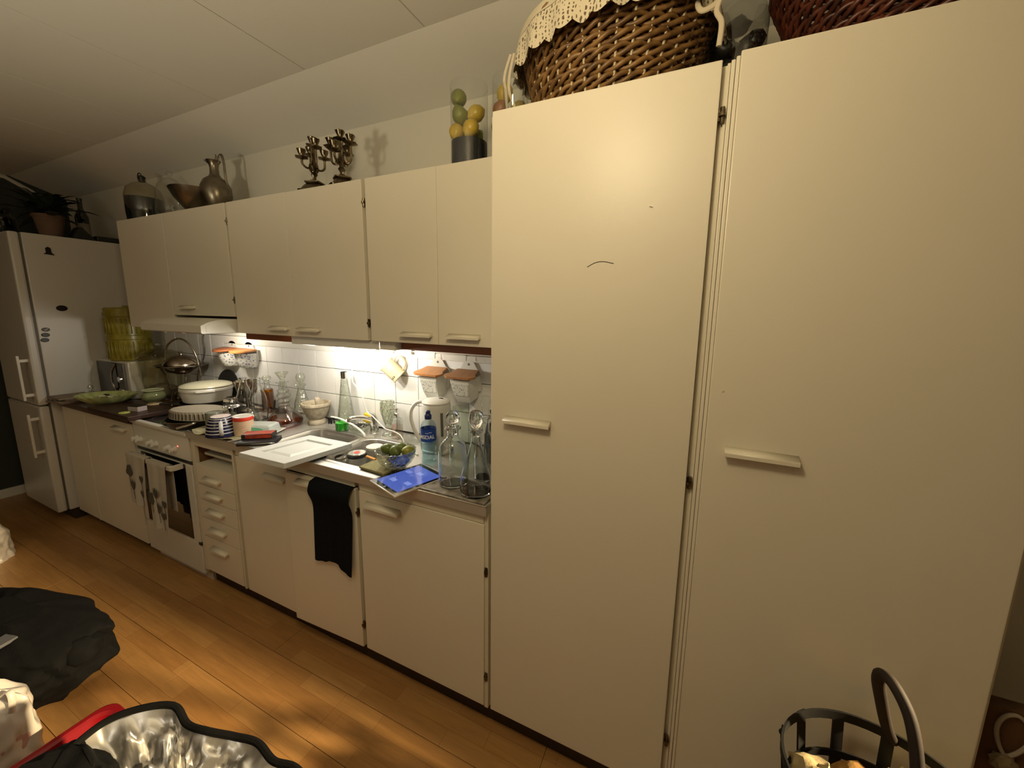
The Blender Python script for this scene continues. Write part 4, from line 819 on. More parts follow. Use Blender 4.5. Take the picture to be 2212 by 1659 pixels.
bd.location = (-1.470, 0.150, ZS)
mk('tray', loft(BM(), [[(x, y, z) for x, y in rrect(-a, a, -b_, b_, 0.012, 4)] for a, b_, z in ((0.078, 0.048, 0), (0.092, 0.060, 0.004), (0.100, 0.066, 0.010), (0.097, 0.063, 0.011), (0.080, 0.050, 0.006))], True, True), PORC, bd, local=True)
mk('lid', loft(BM(), [[(x, y, z) for x, y in rrect(-a, a, -b_, b_, 0.012, 4)] for a, b_, z in ((0.080, 0.048, 0.0062), (0.082, 0.050, 0.010), (0.076, 0.044, 0.046), (0.068, 0.038, 0.052))], True, True), mat('frosted_white_plastic', (0.66, 0.72, 0.68), 0.3, trans=0.25), bd, local=True)
mk('label', loft(BM(), [[(0.0655*math.cos(a)*0.78-0.006, -0.0508-0.0+0.006*((0.026+0.017*math.sin(a)-0.010)/0.036), 0.027+0.015*math.sin(a)) for a in [2*PI*i/20 for i in range(20)]], [(0.0655*math.cos(a)*0.78-0.006, -0.0498+0.006*((0.026+0.017*math.sin(a)-0.010)/0.036), 0.027+0.015*math.sin(a)) for a in [2*PI*i/20 for i in range(20)]]], True, True), mat('mint_print', (0.16, 0.52, 0.33), 0.5), bd, local=True)
wl = thing('wallet', 'black leather wallet folded under the red and black box', 'wallet', (-1.320, 0.050, ZS), rz=math.radians(38))
bm = BM(); bx(bm, -0.085, 0.085, -0.045, 0.045, 0.0, 0.010, 0.004); bx(bm, -0.084, 0.084, -0.044, 0.046, 0.011, 0.020, 0.004); tube(bm, [(0.083, -0.044, 0.010), (-0.083, -0.044, 0.010)], 0.008, 8); mk('cover', bm, LEATHER, wl, local=True)
mk('zip', tube(BM(), [(-0.083, -0.0515, 0.011), (0.083, -0.0515, 0.011)], 0.0018, 6), SILVER, wl, local=True)
rb = thing('red_box', 'small red and black box on the black wallet', 'box', (-1.345, 0.065, ZS+0.0205), rz=math.radians(36))
mk('carton', bx(BM(), -0.068, 0.068, -0.032, 0.032, 0, 0.024, 0.002), BLACK, rb, local=True)
mk('red_panel', bx(bx(BM(), -0.050, 0.066, -0.0326, -0.031, 0.004, 0.021), -0.062, 0.064, -0.028, 0.028, 0.0238, 0.0246), mat('worn_red_print', (0.50, 0.06, 0.03), 0.4, var=0.5, vs=30), rb, local=True)
for i, (x, y, r, lab) in enumerate(((-1.452, 0.022, 40, 'steel teaspoon beside the wallet, nearer the striped mug'), (-1.425, 0.030, 62, 'steel teaspoon touching the black wallet'))):
    bm = BM(); blob(bm, (0.052, 0, 0.006), (0.019, 0.012, 0.004), 14); tube(bm, smooth_path([(0.036, 0, 0.006), (0.0, 0, 0.009), (-0.06, 0, 0.005)]), 0.0028, 8)
    solo('teaspoon', bm, CHROME, lab, 'spoon', loc=(x, y, 0.9245 if i else 0.931), rz=math.radians(r))

# ---------------------------------------------------------------- on the tiles
def salt_square(x, label, lidm):
    t = thing('salt_box', label, 'salt box', (x, YW-0.005, 1.15))
    out = [(-0.064, 0.05), (-0.066, 0.10), (-0.072, 0.125), (-0.064, 0.142), (-0.045, 0.158), (-0.030, 0.183), (-0.016, 0.196), (0.0, 0.200), (0.016, 0.196), (0.030, 0.183), (0.045, 0.158), (0.064, 0.142), (0.072, 0.125), (0.066, 0.10), (0.064, 0.05)]
    bm = BM(); prism(bm, out, -0.010, 0.0, 'xz'); mk('back_plate', bm, SALTW, t, local=True)
    bm = BM(); L = []
    for z, wb_, wf, yf in ((0.010, 0.044, 0.034, -0.052), (0.0, 0.046, 0.036, -0.056), (0.030, 0.053, 0.042, -0.072), (0.098, 0.064, 0.050, -0.094), (0.112, 0.066, 0.052, -0.096)):
        L.append([(-wb_, -0.004, z+0.018), (-wf, yf, z), (wf, yf, z), (wb_, -0.004, z+0.018)])
    mk('box', loft(bm, L[1:], True, True), SALTW, t, local=True, ang=20)
    # printed front, a hair proud of the glaze
    bm = BM(); prs = [(-0.036, 0.034, -0.0745), (0.036, 0.034, -0.0745), (0.046, 0.094, -0.0937), (-0.046, 0.094, -0.0937)]
    vsx = [bm.verts.new((a, c-0.0006, b_)) for a, b_, c in prs]; bm.faces.new(vsx); mk('print', bm, SALTA, t, local=True)
    bm = BM(); pts = [(-0.060, -0.016), (-0.070, -0.070), (-0.083, -0.085), (-0.080, -0.100), (-0.060, -0.112), (0.060, -0.112), (0.080, -0.100), (0.083, -0.085), (0.070, -0.070), (0.060, -0.016)]
    A = [bm.verts.new((a, b_, 0.153+(b_+0.016)*0.26)) for a, b_ in pts]; C = [bm.verts.new((a, b_, 0.144+(b_+0.016)*0.26)) for a, b_ in pts]
    bm.faces.new(A); bm.faces.new(C[::-1])
    for i in range(len(pts)): bm.faces.new((A[i], C[i], C[(i+1) % len(pts)], A[(i+1) % len(pts)]))
    bmesh.ops.recalc_face_normals(bm, faces=bm.faces[:]); mk('lid', bm, lidm, t, local=True)
    mk('rim', tube(BM(), [(-0.062, -0.012, 0.148), (-0.064, -0.014, 0.130)], 0.005, 8), SALTW, t, local=True)
    mk('heart_hole', tube(BM(), [(0, -0.0108, 0.176), (0, -0.0100, 0.176)], 0.006, 12), CORDB, t, local=True)
    return t
salt_square(-0.565, 'white flowered wall salt box with an orange wooden lid, nearer the mug', LIDWOOD)
salt_square(-0.385, 'white flowered wall salt box with a brown wooden lid, nearer the tall cupboard', wood('lid_brown', (0.36, 0.17, 0.06), (0.25, 0.10, 0.03), (18, 4, 4), 0.4))
def salt_round(x, label, lidm):
    t = thing('salt_box', label, 'salt box', (x, YW-0.005, 1.19))
    n = 18
    out = [(-0.080, 0.05), (-0.080, 0.112), (-0.062, 0.120)]+[(0.055*math.cos(PI-PI*i/n), 0.115+0.050*math.sin(PI-PI*i/n)) for i in range(1, n)]+[(0.062, 0.120), (0.080, 0.112), (0.080, 0.05), (0.060, 0.005), (-0.060, 0.005)]
    bm = BM(); prism(bm, out, -0.009, 0.0, 'xz'); mk('back_plate', bm, SALTW, t, local=True)
    L = []
    for z, r, d in ((0.0, 0.055, 0.055), (0.010, 0.064, 0.066), (0.050, 0.073, 0.080), (0.095, 0.078, 0.092)):
        L.append([(-r, -0.004, z)]+[(r*math.cos(PI+PI*i/16), -0.006+d*math.sin(PI+PI*i/16), z) for i in range(17)]+[(r, -0.004, z)])
    mk('box', loft(BM(), L, True, True), SALTC, t, local=True)
    L = []
    for z, k in ((0.097, 0.98), (0.099, 1.06), (0.108, 1.06), (0.110, 1.03)):
        L.append([(-0.080*k, -0.012, z+0.012)]+[(0.088*k*math.cos(PI+PI*i/16), -0.014+0.102*k*math.sin(PI+PI*i/16), z+0.012*(1+math.sin(PI+PI*i/16))) for i in range(17)]+[(0.080*k, -0.012, z+0.012)])
    mk('lid', loft(BM(), L, True, True), lidm, t, local=True)
    mk('hole', tube(BM(), [(0.0, -0.0095, 0.135), (0.005, -0.0095, 0.145)], 0.0028, 8), CORDB, t, local=True)
salt_round(-2.262, 'rounded blue-patterned wall salt box with a red-brown lid, left of the pair', wood('lid_cherry', (0.40, 0.14, 0.05), (0.30, 0.09, 0.03), (18, 4, 4), 0.4))
salt_round(-2.080, 'rounded blue-patterned wall salt box with an orange lid, right of the pair', LIDWOOD)
mg = thing('hanging_mug', 'cream stoneware mug hung by its handle from the rail', 'mug', (-0.825, 0.452, 1.2665))
TR = Matrix.Rotation(math.radians(-47), 4, RV.cross(Vector((0, 0, 1))))
def mugp(v): return TR @ Vector(v)
bm = BM(); lathe(bm, [(0.040, -0.050), (0.043, -0.047), (0.041, -0.036), (0.043, -0.020), (0.043, 0.030), (0.047, 0.050), (0.045, 0.051), (0.040, 0.030), (0.038, -0.040), (0.001, -0.042)], 32, M=(Matrix.Rotation(math.radians(47+0), 3, RV.cross(Vector((0, 0, 1))))))
for v in bm.verts: v.co.y *= 0.80
mk('body', bm, CREAMW, mg, local=True)
Q = Matrix.Rotation(math.radians(47), 3, RV.cross(Vector((0, 0, 1))))
mk('handle', tube(BM(), smooth_path([Q @ p for p in (RV*0.041+Vector((0, 0, 0.032)), RV*0.070+Vector((0, 0, 0.036)), RV*0.084+Vector((0, 0, 0.012)), RV*0.074+Vector((0, 0, -0.020)), RV*0.041+Vector((0, 0, -0.034)))]), 0.006, 10), CREAMW, mg, local=True)
mk('hook', tube(BM(), smooth_path([(0.004, 0.018, 0.104), (0.004, 0.006, 0.094), (0.004, 0.0, 0.076), (0.006, -0.002, 0.066)]), 0.002, 6), CHROME, mg, local=True)
bm = BM()
for k in range(3): tube(bm, [Q @ (Vector((math.cos(-2.0+k*0.28)*0.0435, math.sin(-2.0+k*0.28)*0.036, -0.034))), Q @ (Vector((math.cos(-1.95+k*0.28)*0.0435, math.sin(-1.95+k*0.28)*0.036, -0.026)))], 0.0022, 6)
mk('brown_marks', bm, STRAP, mg, local=True)

# ---------------------------------------------------------------- stove and wooden worktop
ph = 0.9072
fp = thing('frying_pan', 'black frying pan on the front right zone of the hob', 'pan', (-1.985, 0.105, ph))
mk('pan', lathe(BM(), [(0.112, 0), (0.118, 0.003), (0.138, 0.046), (0.140, 0.048), (0.136, 0.048), (0.114, 0.006), (0.001, 0.005)], 40), NONSTICK, fp, local=True)
mk('rim', lathe(BM(), [(0.1385, 0.0465), (0.1408, 0.0485), (0.1365, 0.0492)], 40, cap=False), SILVER, fp, local=True)
mk('handle', tube(BM(), smooth_path([(0.118, -0.068, 0.044), (0.140, -0.085, 0.046), (0.128, -0.125, 0.040), (0.122, -0.150, 0.036)]), 0.012, 10, flat=0.5), SILVER, fp, local=True)
od_ = thing('oval_dish', 'grey oval oven dish with striped fluted sides upside down on the frying pan', 'dish', (-1.972, 0.116, ph+0.0495), rz=math.radians(17))
fl_ = lambda a, i: 1+(0.022*math.cos(44*a) if i in (1, 2, 3) else 0)
mk('dish', lathe(BM(), [(0.168, 0), (0.166, 0.003), (0.162, 0.030), (0.159, 0.040), (0.152, 0.046), (0.001, 0.048)], 176, sy=0.60, wob=fl_), mat('taupe_stoneware', (0.36, 0.32, 0.25), 0.4), od_, local=True)
for k in range(44):
    a = 2*PI*k/44; ex = lambda r, z: (r*math.cos(a)*1.0, r*math.sin(a)*0.60, z)
    mk('dark_stripe', tube(BM(), [ex(0.164, 0.004), ex(0.160, 0.036)], 0.0042, 5), mat('dark_brown_glaze', (0.05, 0.035, 0.025), 0.3) if k == 0 else MATS['dark_brown_glaze'], od_, local=True)
cp = thing('casserole_pan', 'wide black pan on the back left zone under the white casserole', 'pan', (-2.262, 0.315, ph))
mk('pan', lathe(BM(), [(0.130, 0), (0.138, 0.004), (0.150, 0.070), (0.152, 0.074), (0.148, 0.074), (0.134, 0.008), (0.001, 0.006)], 40), NONSTICK, cp, local=True)
mk('handle', tube(BM(), smooth_path([(-0.075, -0.125, 0.062), (-0.10, -0.15, 0.068), (-0.155, -0.19, 0.070)]), 0.011, 10, flat=0.6), BLACK, cp, local=True)
ws = thing('casserole', 'white enamel casserole with its lid on, stacked on the black pan', 'casserole', (-2.258, 0.308, ph+0.0745))
mk('pot', lathe(BM(), [(0.118, 0), (0.126, 0.006), (0.134, 0.050), (0.137, 0.092), (0.133, 0.094)], 40), WHITEE, ws, local=True)
mk('rim', lathe(BM(), [(0.1365, 0.070), (0.141, 0.074), (0.141, 0.086), (0.137, 0.090)], 40, cap=False), WHITEE, ws, local=True)
mk('lid', lathe(BM(), [(0.134, 0.096), (0.139, 0.099), (0.134, 0.106), (0.110, 0.114), (0.060, 0.121), (0.001, 0.123)], 48, wob=lambda a, i: 1+0.012*math.sin(3*a)), mat('cream_enamel_lid', (0.56, 0.54, 0.40), 0.25), ws, local=True)
lh = (RV*0.6+Vector((0.4, -0.8, 0))).normalized()
for s in (1, -1):
    c_ = lh*0.140*s; pr_ = Vector((-lh.y, lh.x, 0))
    mk('lug', tube(BM(), smooth_path([c_+pr_*0.045+Vector((0, 0, 0.078)), c_*1.13+pr_*0.035+Vector((0, 0, 0.080)), c_*1.13-pr_*0.035+Vector((0, 0, 0.080)), c_-pr_*0.045+Vector((0, 0, 0.078))]), 0.006, 8), WHITEE, ws, local=True)
kn = vessel('lid_knob_pot', 'dark saucepan lid with a steel knob leaning on the tiles behind the casserole', 'lid', (-2.17, 0.455, 1.03), [('lid', [(0.001, 0.0), (0.10, 0.006), (0.122, 0.014), (0.123, 0.018), (0.10, 0.012), (0.001, 0.006)], NONSTICK)])
kn.name = 'pan_lid'; kn.location = (-2.30, 0.472, 1.035); kn.rotation_euler = (math.radians(84), 0, 0)
mk('knob', lathe(BM(), [(0.006, 0.006), (0.006, 0.022), (0.014, 0.028), (0.012, 0.036), (0.001, 0.038)], 16), CHROME, kn, local=True)
ZW = 0.9102
ch = thing('chafing_dish', 'tarnished silver chafing dish with domed lid and tall bail handle by the tiles', 'serving dish', (-2.600, 0.345, ZW))
mk('tray', lathe(BM(), [(0.095, 0), (0.100, 0.004), (0.102, 0.012), (0.096, 0.012), (0.001, 0.008)], 36), SILVER, ch, local=True)
mk('burner', lathe(BM(), [(0.035, 0.012), (0.058, 0.030), (0.064, 0.060), (0.055, 0.090), (0.030, 0.105), (0.016, 0.112), (0.012, 0.140), (0.001, 0.142)], 32), SILVER, ch, local=True)
for k in range(3):
    a = 2*PI*k/3+0.5; mk('leg', tube(BM(), smooth_path([(0.085*math.cos(a), 0.085*math.sin(a), 0.010), (0.080*math.cos(a), 0.080*math.sin(a), 0.10), (0.095*math.cos(a), 0.095*math.sin(a), 0.20), (0.120*math.cos(a), 0.120*math.sin(a), 0.262)]), 0.006, 8), SILVER, ch, local=True)
mk('bowl', lathe(BM(), [(0.040, 0.215), (0.085, 0.232), (0.108, 0.262), (0.140, 0.268), (0.146, 0.272), (0.146, 0.277), (0.110, 0.276)], 40), SILVER, ch, local=True)
mk('lid', lathe(BM(), [(0.106, 0.278), (0.104, 0.286), (0.088, 0.312), (0.055, 0.332), (0.022, 0.340), (0.010, 0.343), (0.009, 0.352), (0.014, 0.360), (0.010, 0.368), (0.001, 0.370)], 40), SILVER, ch, local=True)
mk('bail_handle', tube(BM(), smooth_path([RV*-0.105+Vector((0, 0, 0.265)), RV*-0.108+Vector((0, 0, 0.33)), RV*-0.085+Vector((0, 0, 0.405)), RV*-0.03+Vector((0, 0, 0.447)), RV*0.02+Vector((0, 0, 0.450)), RV*0.070+Vector((0, 0, 0.41)), RV*0.104+Vector((0, 0, 0.33)), RV*0.118+Vector((0, 0, 0.24)), RV*0.120+Vector((0, 0, 0.20))]), 0.006, 10), SILVER, ch, local=True)
cbx = thing('cutting_board', 'thick dark wooden board at the front edge of the wooden worktop beside the stove', 'board', (-2.66, 0.07, ZW))
mk('board', bx(BM(), -0.255, 0.270, -0.115, 0.13, 0, 0.026, 0.004), BOARD, cbx, local=True)
gd = thing('green_dish', 'long pale green scalloped dish with scraps of food, across the dark board', 'dish', (-2.975, 0.072, ZW+0.0265), rz=math.radians(24))
gw = lambda a, i: 1+0.05*math.cos(14*a)*(1 if i >= 3 and i <= 6 else 0.1)
mk('dish', lathe(BM(), [(0.095, 0), (0.105, 0.002), (0.140, 0.022), (0.166, 0.046), (0.174, 0.054), (0.165, 0.053), (0.135, 0.028), (0.10, 0.010), (0.001, 0.009)], 112, sy=0.70, wob=gw), GREEN, gd, local=True)
for i in range(14):
    a, r = random.uniform(0, 2*PI), random.uniform(0.02, 0.11)
    mk('scrap', blob(BM(), (r*0.95*math.cos(a), r*0.6*math.sin(a), 0.024+0.12*(r-0.02)), (random.uniform(.014, .030), random.uniform(.010, .018), 0.011), 10, 0.5, 2.0, i), CREAMD if i % 2 else (NONSTICK if i % 4 == 0 else LIMED), gd, local=True)
gp = thing('footed_pot', 'small round pale green footed pot right of the green dish', 'pot', (-2.640, 0.185, ZW+0.0265))
mk('bowl', lathe(BM(), [(0.026, 0.016), (0.045, 0.024), (0.061, 0.044), (0.063, 0.060), (0.056, 0.078), (0.046, 0.086), (0.054, 0.094), (0.052, 0.096), (0.042, 0.086), (0.050, 0.06), (0.001, 0.03)], 40), GREENP, gp, local=True)
mk('foot', lathe(BM(), [(0.040, 0), (0.041, 0.003), (0.026, 0.012), (0.024, 0.018)], 32), CREAMW, gp, local=True)
mk('rim', lathe(BM(), [(0.0535, 0.0945), (0.0565, 0.097), (0.0530, 0.099), (0.0505, 0.0965)], 40, cap=False), CREAMD, gp, local=True)
sb_ = thing('small_box', 'tiny pinkish white box on the dark board in front of the green pot', 'box', (-2.525, 0.055, ZW+0.0265), rz=math.radians(12))
mk('carton', bx(BM(), -0.040, 0.040, -0.026, 0.026, 0, 0.030, 0.002), mat('pale_pink_card', (0.46, 0.40, 0.40), 0.6), sb_, local=True)
mk('dark_lid', bx(BM(), -0.041, 0.041, -0.027, 0.027, 0.0302, 0.034, 0.001), STRAP, sb_, local=True)
solo('citrus_slice', lathe(BM(), [(0.026, 0), (0.027, 0.002), (0.026, 0.005), (0.001, 0.006)], 24), mat('lime_flesh', (0.50, 0.56, 0.14), 0.4), 'pale green citrus slice lying at the front of the dark board', 'fruit', loc=(-2.520, -0.010, ZW+0.0265))
gl_ = thing('glass_dome', 'small cut glass dome with a knob in front of the microwave', 'dome', (-3.295, 0.100, ZW))
gl_.scale = (0.7, 0.7, 1.0)
mk('dome', lathe(BM(), [(0.085, 0), (0.088, 0.003), (0.078, 0.030), (0.045, 0.055), (0.015, 0.064)], 40, wob=cutwob(20, 0.012), cap=False), CUT, gl_, local=True)
mk('knob', lathe(BM(), [(0.010, 0.062), (0.010, 0.072)]+[(0.021*math.sin(PI*k/10), 0.092-0.021*math.cos(PI*k/10)) for k in range(2, 11)], 20), CUT, gl_, local=True)
for i in range(4):
    x, y, r = ((-3.385, 0.02, 4), (-3.375, 0.03, -6), (-3.380, 0.035, 10), (-3.365, 0.025, -3))[i]
    o = solo('magazine', bx(BM(), -0.10, 0.10, -0.085, 0.085, 0, 0.010, 0.002), PAPERS, ('lowest magazine of the stack beside the fridge', 'second magazine from the bottom of the stack beside the fridge', 'third magazine from the bottom of the stack beside the fridge', 'topmost magazine of the stack beside the fridge')[i], 'magazine', loc=(x, y, ZW+0.0104*i), group='magazines stacked beside the fridge', rz=math.radians(r))
mw = thing('microwave', 'white microwave with a black door under the yellow tin, against the fridge', 'microwave', (-3.262, 0.354, ZW))
mk('body', bx(BM(), -0.225, 0.235, -0.135, 0.14, 0.006, 0.275, 0.006), WHITEE, mw, local=True)
for sx in (-0.2, 0.2):
    for sy in (-0.11, 0.11): mk('foot', bx(BM(), sx-0.012, sx+0.012, sy-0.012, sy+0.012, 0, 0.0065), BLACK, mw, local=True)
mk('door', bx(BM(), -0.205, 0.105, -0.150, -0.136, 0.020, 0.262, 0.004), BLACKG, mw, local=True)
mk('door_handle', tube(BM(), smooth_path([(0.100, -0.152, 0.030), (0.066, -0.164, 0.090), (0.060, -0.168, 0.145), (0.066, -0.164, 0.20), (0.100, -0.152, 0.255)]), 0.006, 8), SILVER, mw, local=True)
pnl = mk('control_panel', bx(BM(), 0.108, 0.195, -0.150, -0.136, 0.020, 0.262, 0.003), CORDB, mw, local=True)
mk('display', bx(BM(), 0.120, 0.185, -0.1515, -0.1495, 0.205, 0.245), BLACKG, pnl, local=True)
for z in (0.150, 0.065): mk('knob', lathe(BM(), [(0.022, 0), (0.020, 0.014), (0.001, 0.015)], 20, c=(0.150, -0.150, z), M=Matrix(((1, 0, 0), (0, 0, -1), (0, 1, 0)))), CHROME, pnl, local=True)
yt = thing('yellow_tin', 'tall round ribbed yellow-green canister standing on the microwave', 'canister', (-3.215, 0.318, ZW+0.2752))
mk('body', lathe(BM(), [(0.112, 0), (0.120, 0.005), (0.120, 0.150), (0.125, 0.155), (0.125, 0.180), (0.120, 0.185), (0.120, 0.315), (0.125, 0.320), (0.125, 0.345)], 48), YELPLAST, yt, local=True)
bm = BM()
for k in range(30):
    a = 2*PI*k/30
    for z0, z1 in ((0.015, 0.140), (0.195, 0.305)): tube(bm, [(0.1205*math.cos(a), 0.1205*math.sin(a), z0), (0.1205*math.cos(a), 0.1205*math.sin(a), z1)], 0.0045, 6)
mk('ribs', bm, YELPLAST, yt, local=True)
mk('lid', lathe(BM(), [(0.118, 0.345), (0.118, 0.372), (0.110, 0.380), (0.020, 0.384), (0.014, 0.396), (0.001, 0.397)], 48), YELPLAST, yt, local=True)
bj = thing('biscuit_jar', 'big clear glass jar with a knobbed glass lid, left of the chafing dish', 'jar', (-2.905, 0.352, ZW))
mk('glass', lathe(BM(), [(0.080, 0), (0.092, 0.006), (0.104, 0.10), (0.118, 0.24), (0.126, 0.30), (0.120, 0.305)], 48, wob=lambda a, i: 1+0.008*math.cos(12*a), cap=False), SMOKE, bj, local=True)
mk('lid', lathe(BM(), [(0.128, 0.306), (0.130, 0.312), (0.112, 0.335), (0.070, 0.358), (0.022, 0.368), (0.014, 0.376), (0.026, 0.392), (0.024, 0.408), (0.001, 0.414)], 48, cap=False), SMOKE, bj, local=True)
mk('contents', blob(BM(), (0, 0, 0.06), (0.085, 0.085, 0.055), 14, 0.2, 2), PAPERS, bj, local=True, kind='stuff')

# ---------------------------------------------------------------- on top of the wall cabinets
ZC1 = ZT+0.0005
fj = vessel('flagon', 'rounded flagon half full of blue-black liquid, leftmost on the wall cabinets', 'flagon', (-2.790, 0.335, ZC1), [
    ('glass', [(0.085, 0), (0.095, 0.008), (0.100, 0.06), (0.100, 0.17), (0.088, 0.215), (0.055, 0.245), (0.025, 0.258), (0.020, 0.270), (0.022, 0.276)], SMOKE, {'cap': False}),
    ('liquid', [(0.082, 0.004), (0.095, 0.010), (0.0975, 0.06), (0.0975, 0.155), (0.001, 0.156)], mat('blue_black_liquid', (0.010, 0.016, 0.028), 0.12), {}),
    ('stopper', [(0.015, 0.262), (0.017, 0.280), (0.022, 0.290), (0.012, 0.300), (0.001, 0.301)], BLACK, {})])
mk('wire_bail', tube(BM(), smooth_path([(-0.022, -0.004, 0.262), (-0.030, -0.008, 0.290), (-0.012, -0.010, 0.312), (0.010, -0.010, 0.310), (0.024, -0.004, 0.282)]), 0.003, 6), BLACK, fj, local=True)
vessel('glass_cloche', 'large clear glass cloche behind the flagon on the wall cabinets', 'cloche', (-2.600, 0.400, ZC1), [
    ('dome', [(0.088, 0), (0.090, 0.006), (0.088, 0.12), (0.080, 0.19), (0.060, 0.245), (0.030, 0.275), (0.010, 0.283), (0.008, 0.292), (0.018, 0.304), (0.016, 0.318), (0.001, 0.324)], CLEAR, {'cap': False})])
vessel('metal_bowl', 'flared old pewter bowl left of the pewter pitcher on the wall cabinets', 'bowl', (-2.165, 0.318, ZC1), [
    ('bowl', [(0.040, 0), (0.045, 0.010), (0.070, 0.040), (0.105, 0.085), (0.128, 0.135), (0.125, 0.136), (0.10, 0.085), (0.06, 0.035), (0.001, 0.018)], PEWTER, {'wob': lambda a, i: 1+0.02*math.cos(5*a)})])
pt = vessel('pitcher', 'tall pewter pitcher with a slim neck and looped handle, on the wall cabinets', 'pitcher', (-1.960, 0.320, ZC1), [
    ('body', [(0.048, 0), (0.052, 0.006), (0.050, 0.018), (0.066, 0.045), (0.076, 0.085), (0.074, 0.130), (0.058, 0.165), (0.032, 0.185), (0.023, 0.200), (0.021, 0.235), (0.026, 0.258), (0.036, 0.272), (0.033, 0.273), (0.018, 0.240), (0.001, 0.200)], PEWTER, {})])
pdir = (RV*0.95+Vector((0, 0.0, 0))).normalized()
mk('spout_lip', tube(BM(), [pdir*-0.026+Vector((0, 0, 0.262)), pdir*-0.052+Vector((0, 0, 0.277))], [0.014, 0.004], 10, flat=0.5), PEWTER, pt, local=True)
mk('handle', tube(BM(), smooth_path([pdir*0.026+Vector((0, 0, 0.262)), pdir*0.036+Vector((0, 0, 0.300)), pdir*0.050+Vector((0, 0, 0.302)), pdir*0.058+Vector((0, 0, 0.262)), pdir*0.060+Vector((0, 0, 0.200)), pdir*0.066+Vector((0, 0, 0.120)), pdir*0.074+Vector((0, 0, 0.085))]), 0.0065, 8, flat=0.6), PEWTER, pt, local=True)
mk('thumb_piece', tube(BM(), [pdir*0.012+Vector((0, 0, 0.272)), pdir*0.020+Vector((0, 0, 0.296)), pdir*0.014+Vector((0, 0, 0.306))], [0.006, 0.005, 0.002], 8), PEWTER, pt, local=True)
def candelabrum(label, x, y, rot):
    t = thing('candelabrum', label, 'candelabrum', (x, y, ZC1), rz=rot); t.scale = (0.95, 0.95, 0.84)
    bm = BM()
    L = []
    for a, z in ((0.062, 0), (0.064, 0.008), (0.052, 0.014), (0.044, 0.030), (0.030, 0.048), (0.038, 0.052), (0.038, 0.058), (0.020, 0.066), (0.010, 0.074)): L.append([(p, q, z) for p, q in rrect(-a, a, -a, a, a*0.35, 4)])
    mk('base', loft(bm, L, True, True), BRONZE, t, local=True, ang=25)
    mk('stem', lathe(BM(), [(0.009, 0.072), (0.008, 0.085), (0.016, 0.100), (0.009, 0.112), (0.014, 0.128), (0.020, 0.142), (0.012, 0.155), (0.010, 0.185), (0.014, 0.205), (0.009, 0.215), (0.012, 0.240)], 16, wob=lambda a, i: 1+0.12*math.cos(6*a)), BRONZE, t, local=True)
    cupp = [(0.006, 0), (0.010, 0.004), (0.028, 0.010), (0.030, 0.014), (0.012, 0.016), (0.011, 0.024), (0.016, 0.036), (0.021, 0.052), (0.020, 0.054), (0.013, 0.040), (0.001, 0.036)]
    mk('candle_cup', lathe(BM(), cupp, 20, c=(0, 0, 0.240), wob=lambda a, i: 1+(0.09*math.cos(6*a) if i in (2, 3, 7, 8) else 0)), BRONZE, t, local=True)
    for k, zt in enumerate((0.185, 0.205, 0.165, 0.215)):
        a = PI/4+k*PI/2; c, s_ = math.cos(a), math.sin(a); R0 = 0.052
        am = mk('arm', tube(BM(), smooth_path([(0.006*c, 0.006*s_, 0.140), (0.030*c, 0.030*s_, 0.128), (0.050*c, 0.050*s_, 0.145), (R0*c, R0*s_, zt+0.002)]), [0.0055]*19, 8), BRONZE, t, local=True)
        mk('candle_cup', lathe(BM(), cupp, 20, c=(R0*c, R0*s_, zt), wob=lambda a_, i: 1+(0.09*math.cos(6*a_) if i in (2, 3, 7, 8) else 0)), BRONZE, am, local=True)
        bm = BM(); prism(bm, [(0.018, 0.112), (0.030, 0.128), (0.024, 0.150), (0.012, 0.158)], -0.003, 0.003, 'xz'); bmesh.ops.rotate(bm, cent=(0, 0, 0), matrix=Matrix.Rotation(a+0.5, 3, 'Z'), verts=bm.verts); mk('scroll_leaf', bm, BRONZE, t, local=True)
    return t
candelabrum('dark cast candelabrum, left of the pair on the wall cabinets', -1.113, 0.288, 0.35)
candelabrum('dark cast candelabrum, right of the pair on the wall cabinets', -0.932, 0.288, 1.05)
def fruit_vase(label, x, y, r, fr, word):
    t = vessel('fruit_vase', label, 'vase', (x, y, ZC1), [
        ('glass', [(r-0.004, 0), (r, 0.003), (r, 0.295)], CLEAR, {'cap': False}), ('black_base', [(r-0.006, 0.002), (r-0.003, 0.004), (r-0.003, 0.095), (0.001, 0.097)], mat('black_gravel', (0.010, 0.011, 0.013), 0.7, bump=1.0, bs=90), {})])
    for dx, dy, dz, m, lab in fr:
        bm = BM(); lathe(bm, [(0.0005, -0.038), (0.006, -0.035), (0.021, -0.024), (0.0295, -0.006), (0.0295, 0.006), (0.021, 0.024), (0.008, 0.034), (0.0005, 0.039)], 20)
        o = solo('lemon', bm, m, lab+' '+word, 'fruit', loc=(x+dx, y+dy, ZC1+dz)); o.rotation_euler = (random.uniform(0.2, 1.2), random.uniform(-0.6, 0.6), random.uniform(0, 3))
fruit_vase('clear cylinder vase of green and yellow lemons over black gravel, on the wall cabinets', -0.262, 0.300, 0.071, [
    (-0.034, -0.034, 0.128, LEMON, 'yellow-green lemon at the bottom left'), (0.030, -0.038, 0.130, LEMON, 'bright yellow lemon at the bottom right'), (0.002, 0.040, 0.130, LIMED, 'greenish lemon at the bottom back'),
    (-0.018, -0.036, 0.182, LIMED, 'mottled green lemon in the middle left'), (0.036, -0.010, 0.190, LEMON, 'dull yellow lemon in the middle right'), (-0.030, 0.030, 0.195, LIMED, 'green lemon in the middle back'), (-0.034, -0.020, 0.252, LIMED, 'dark green lemon on top')], 'of the left fruit vase')
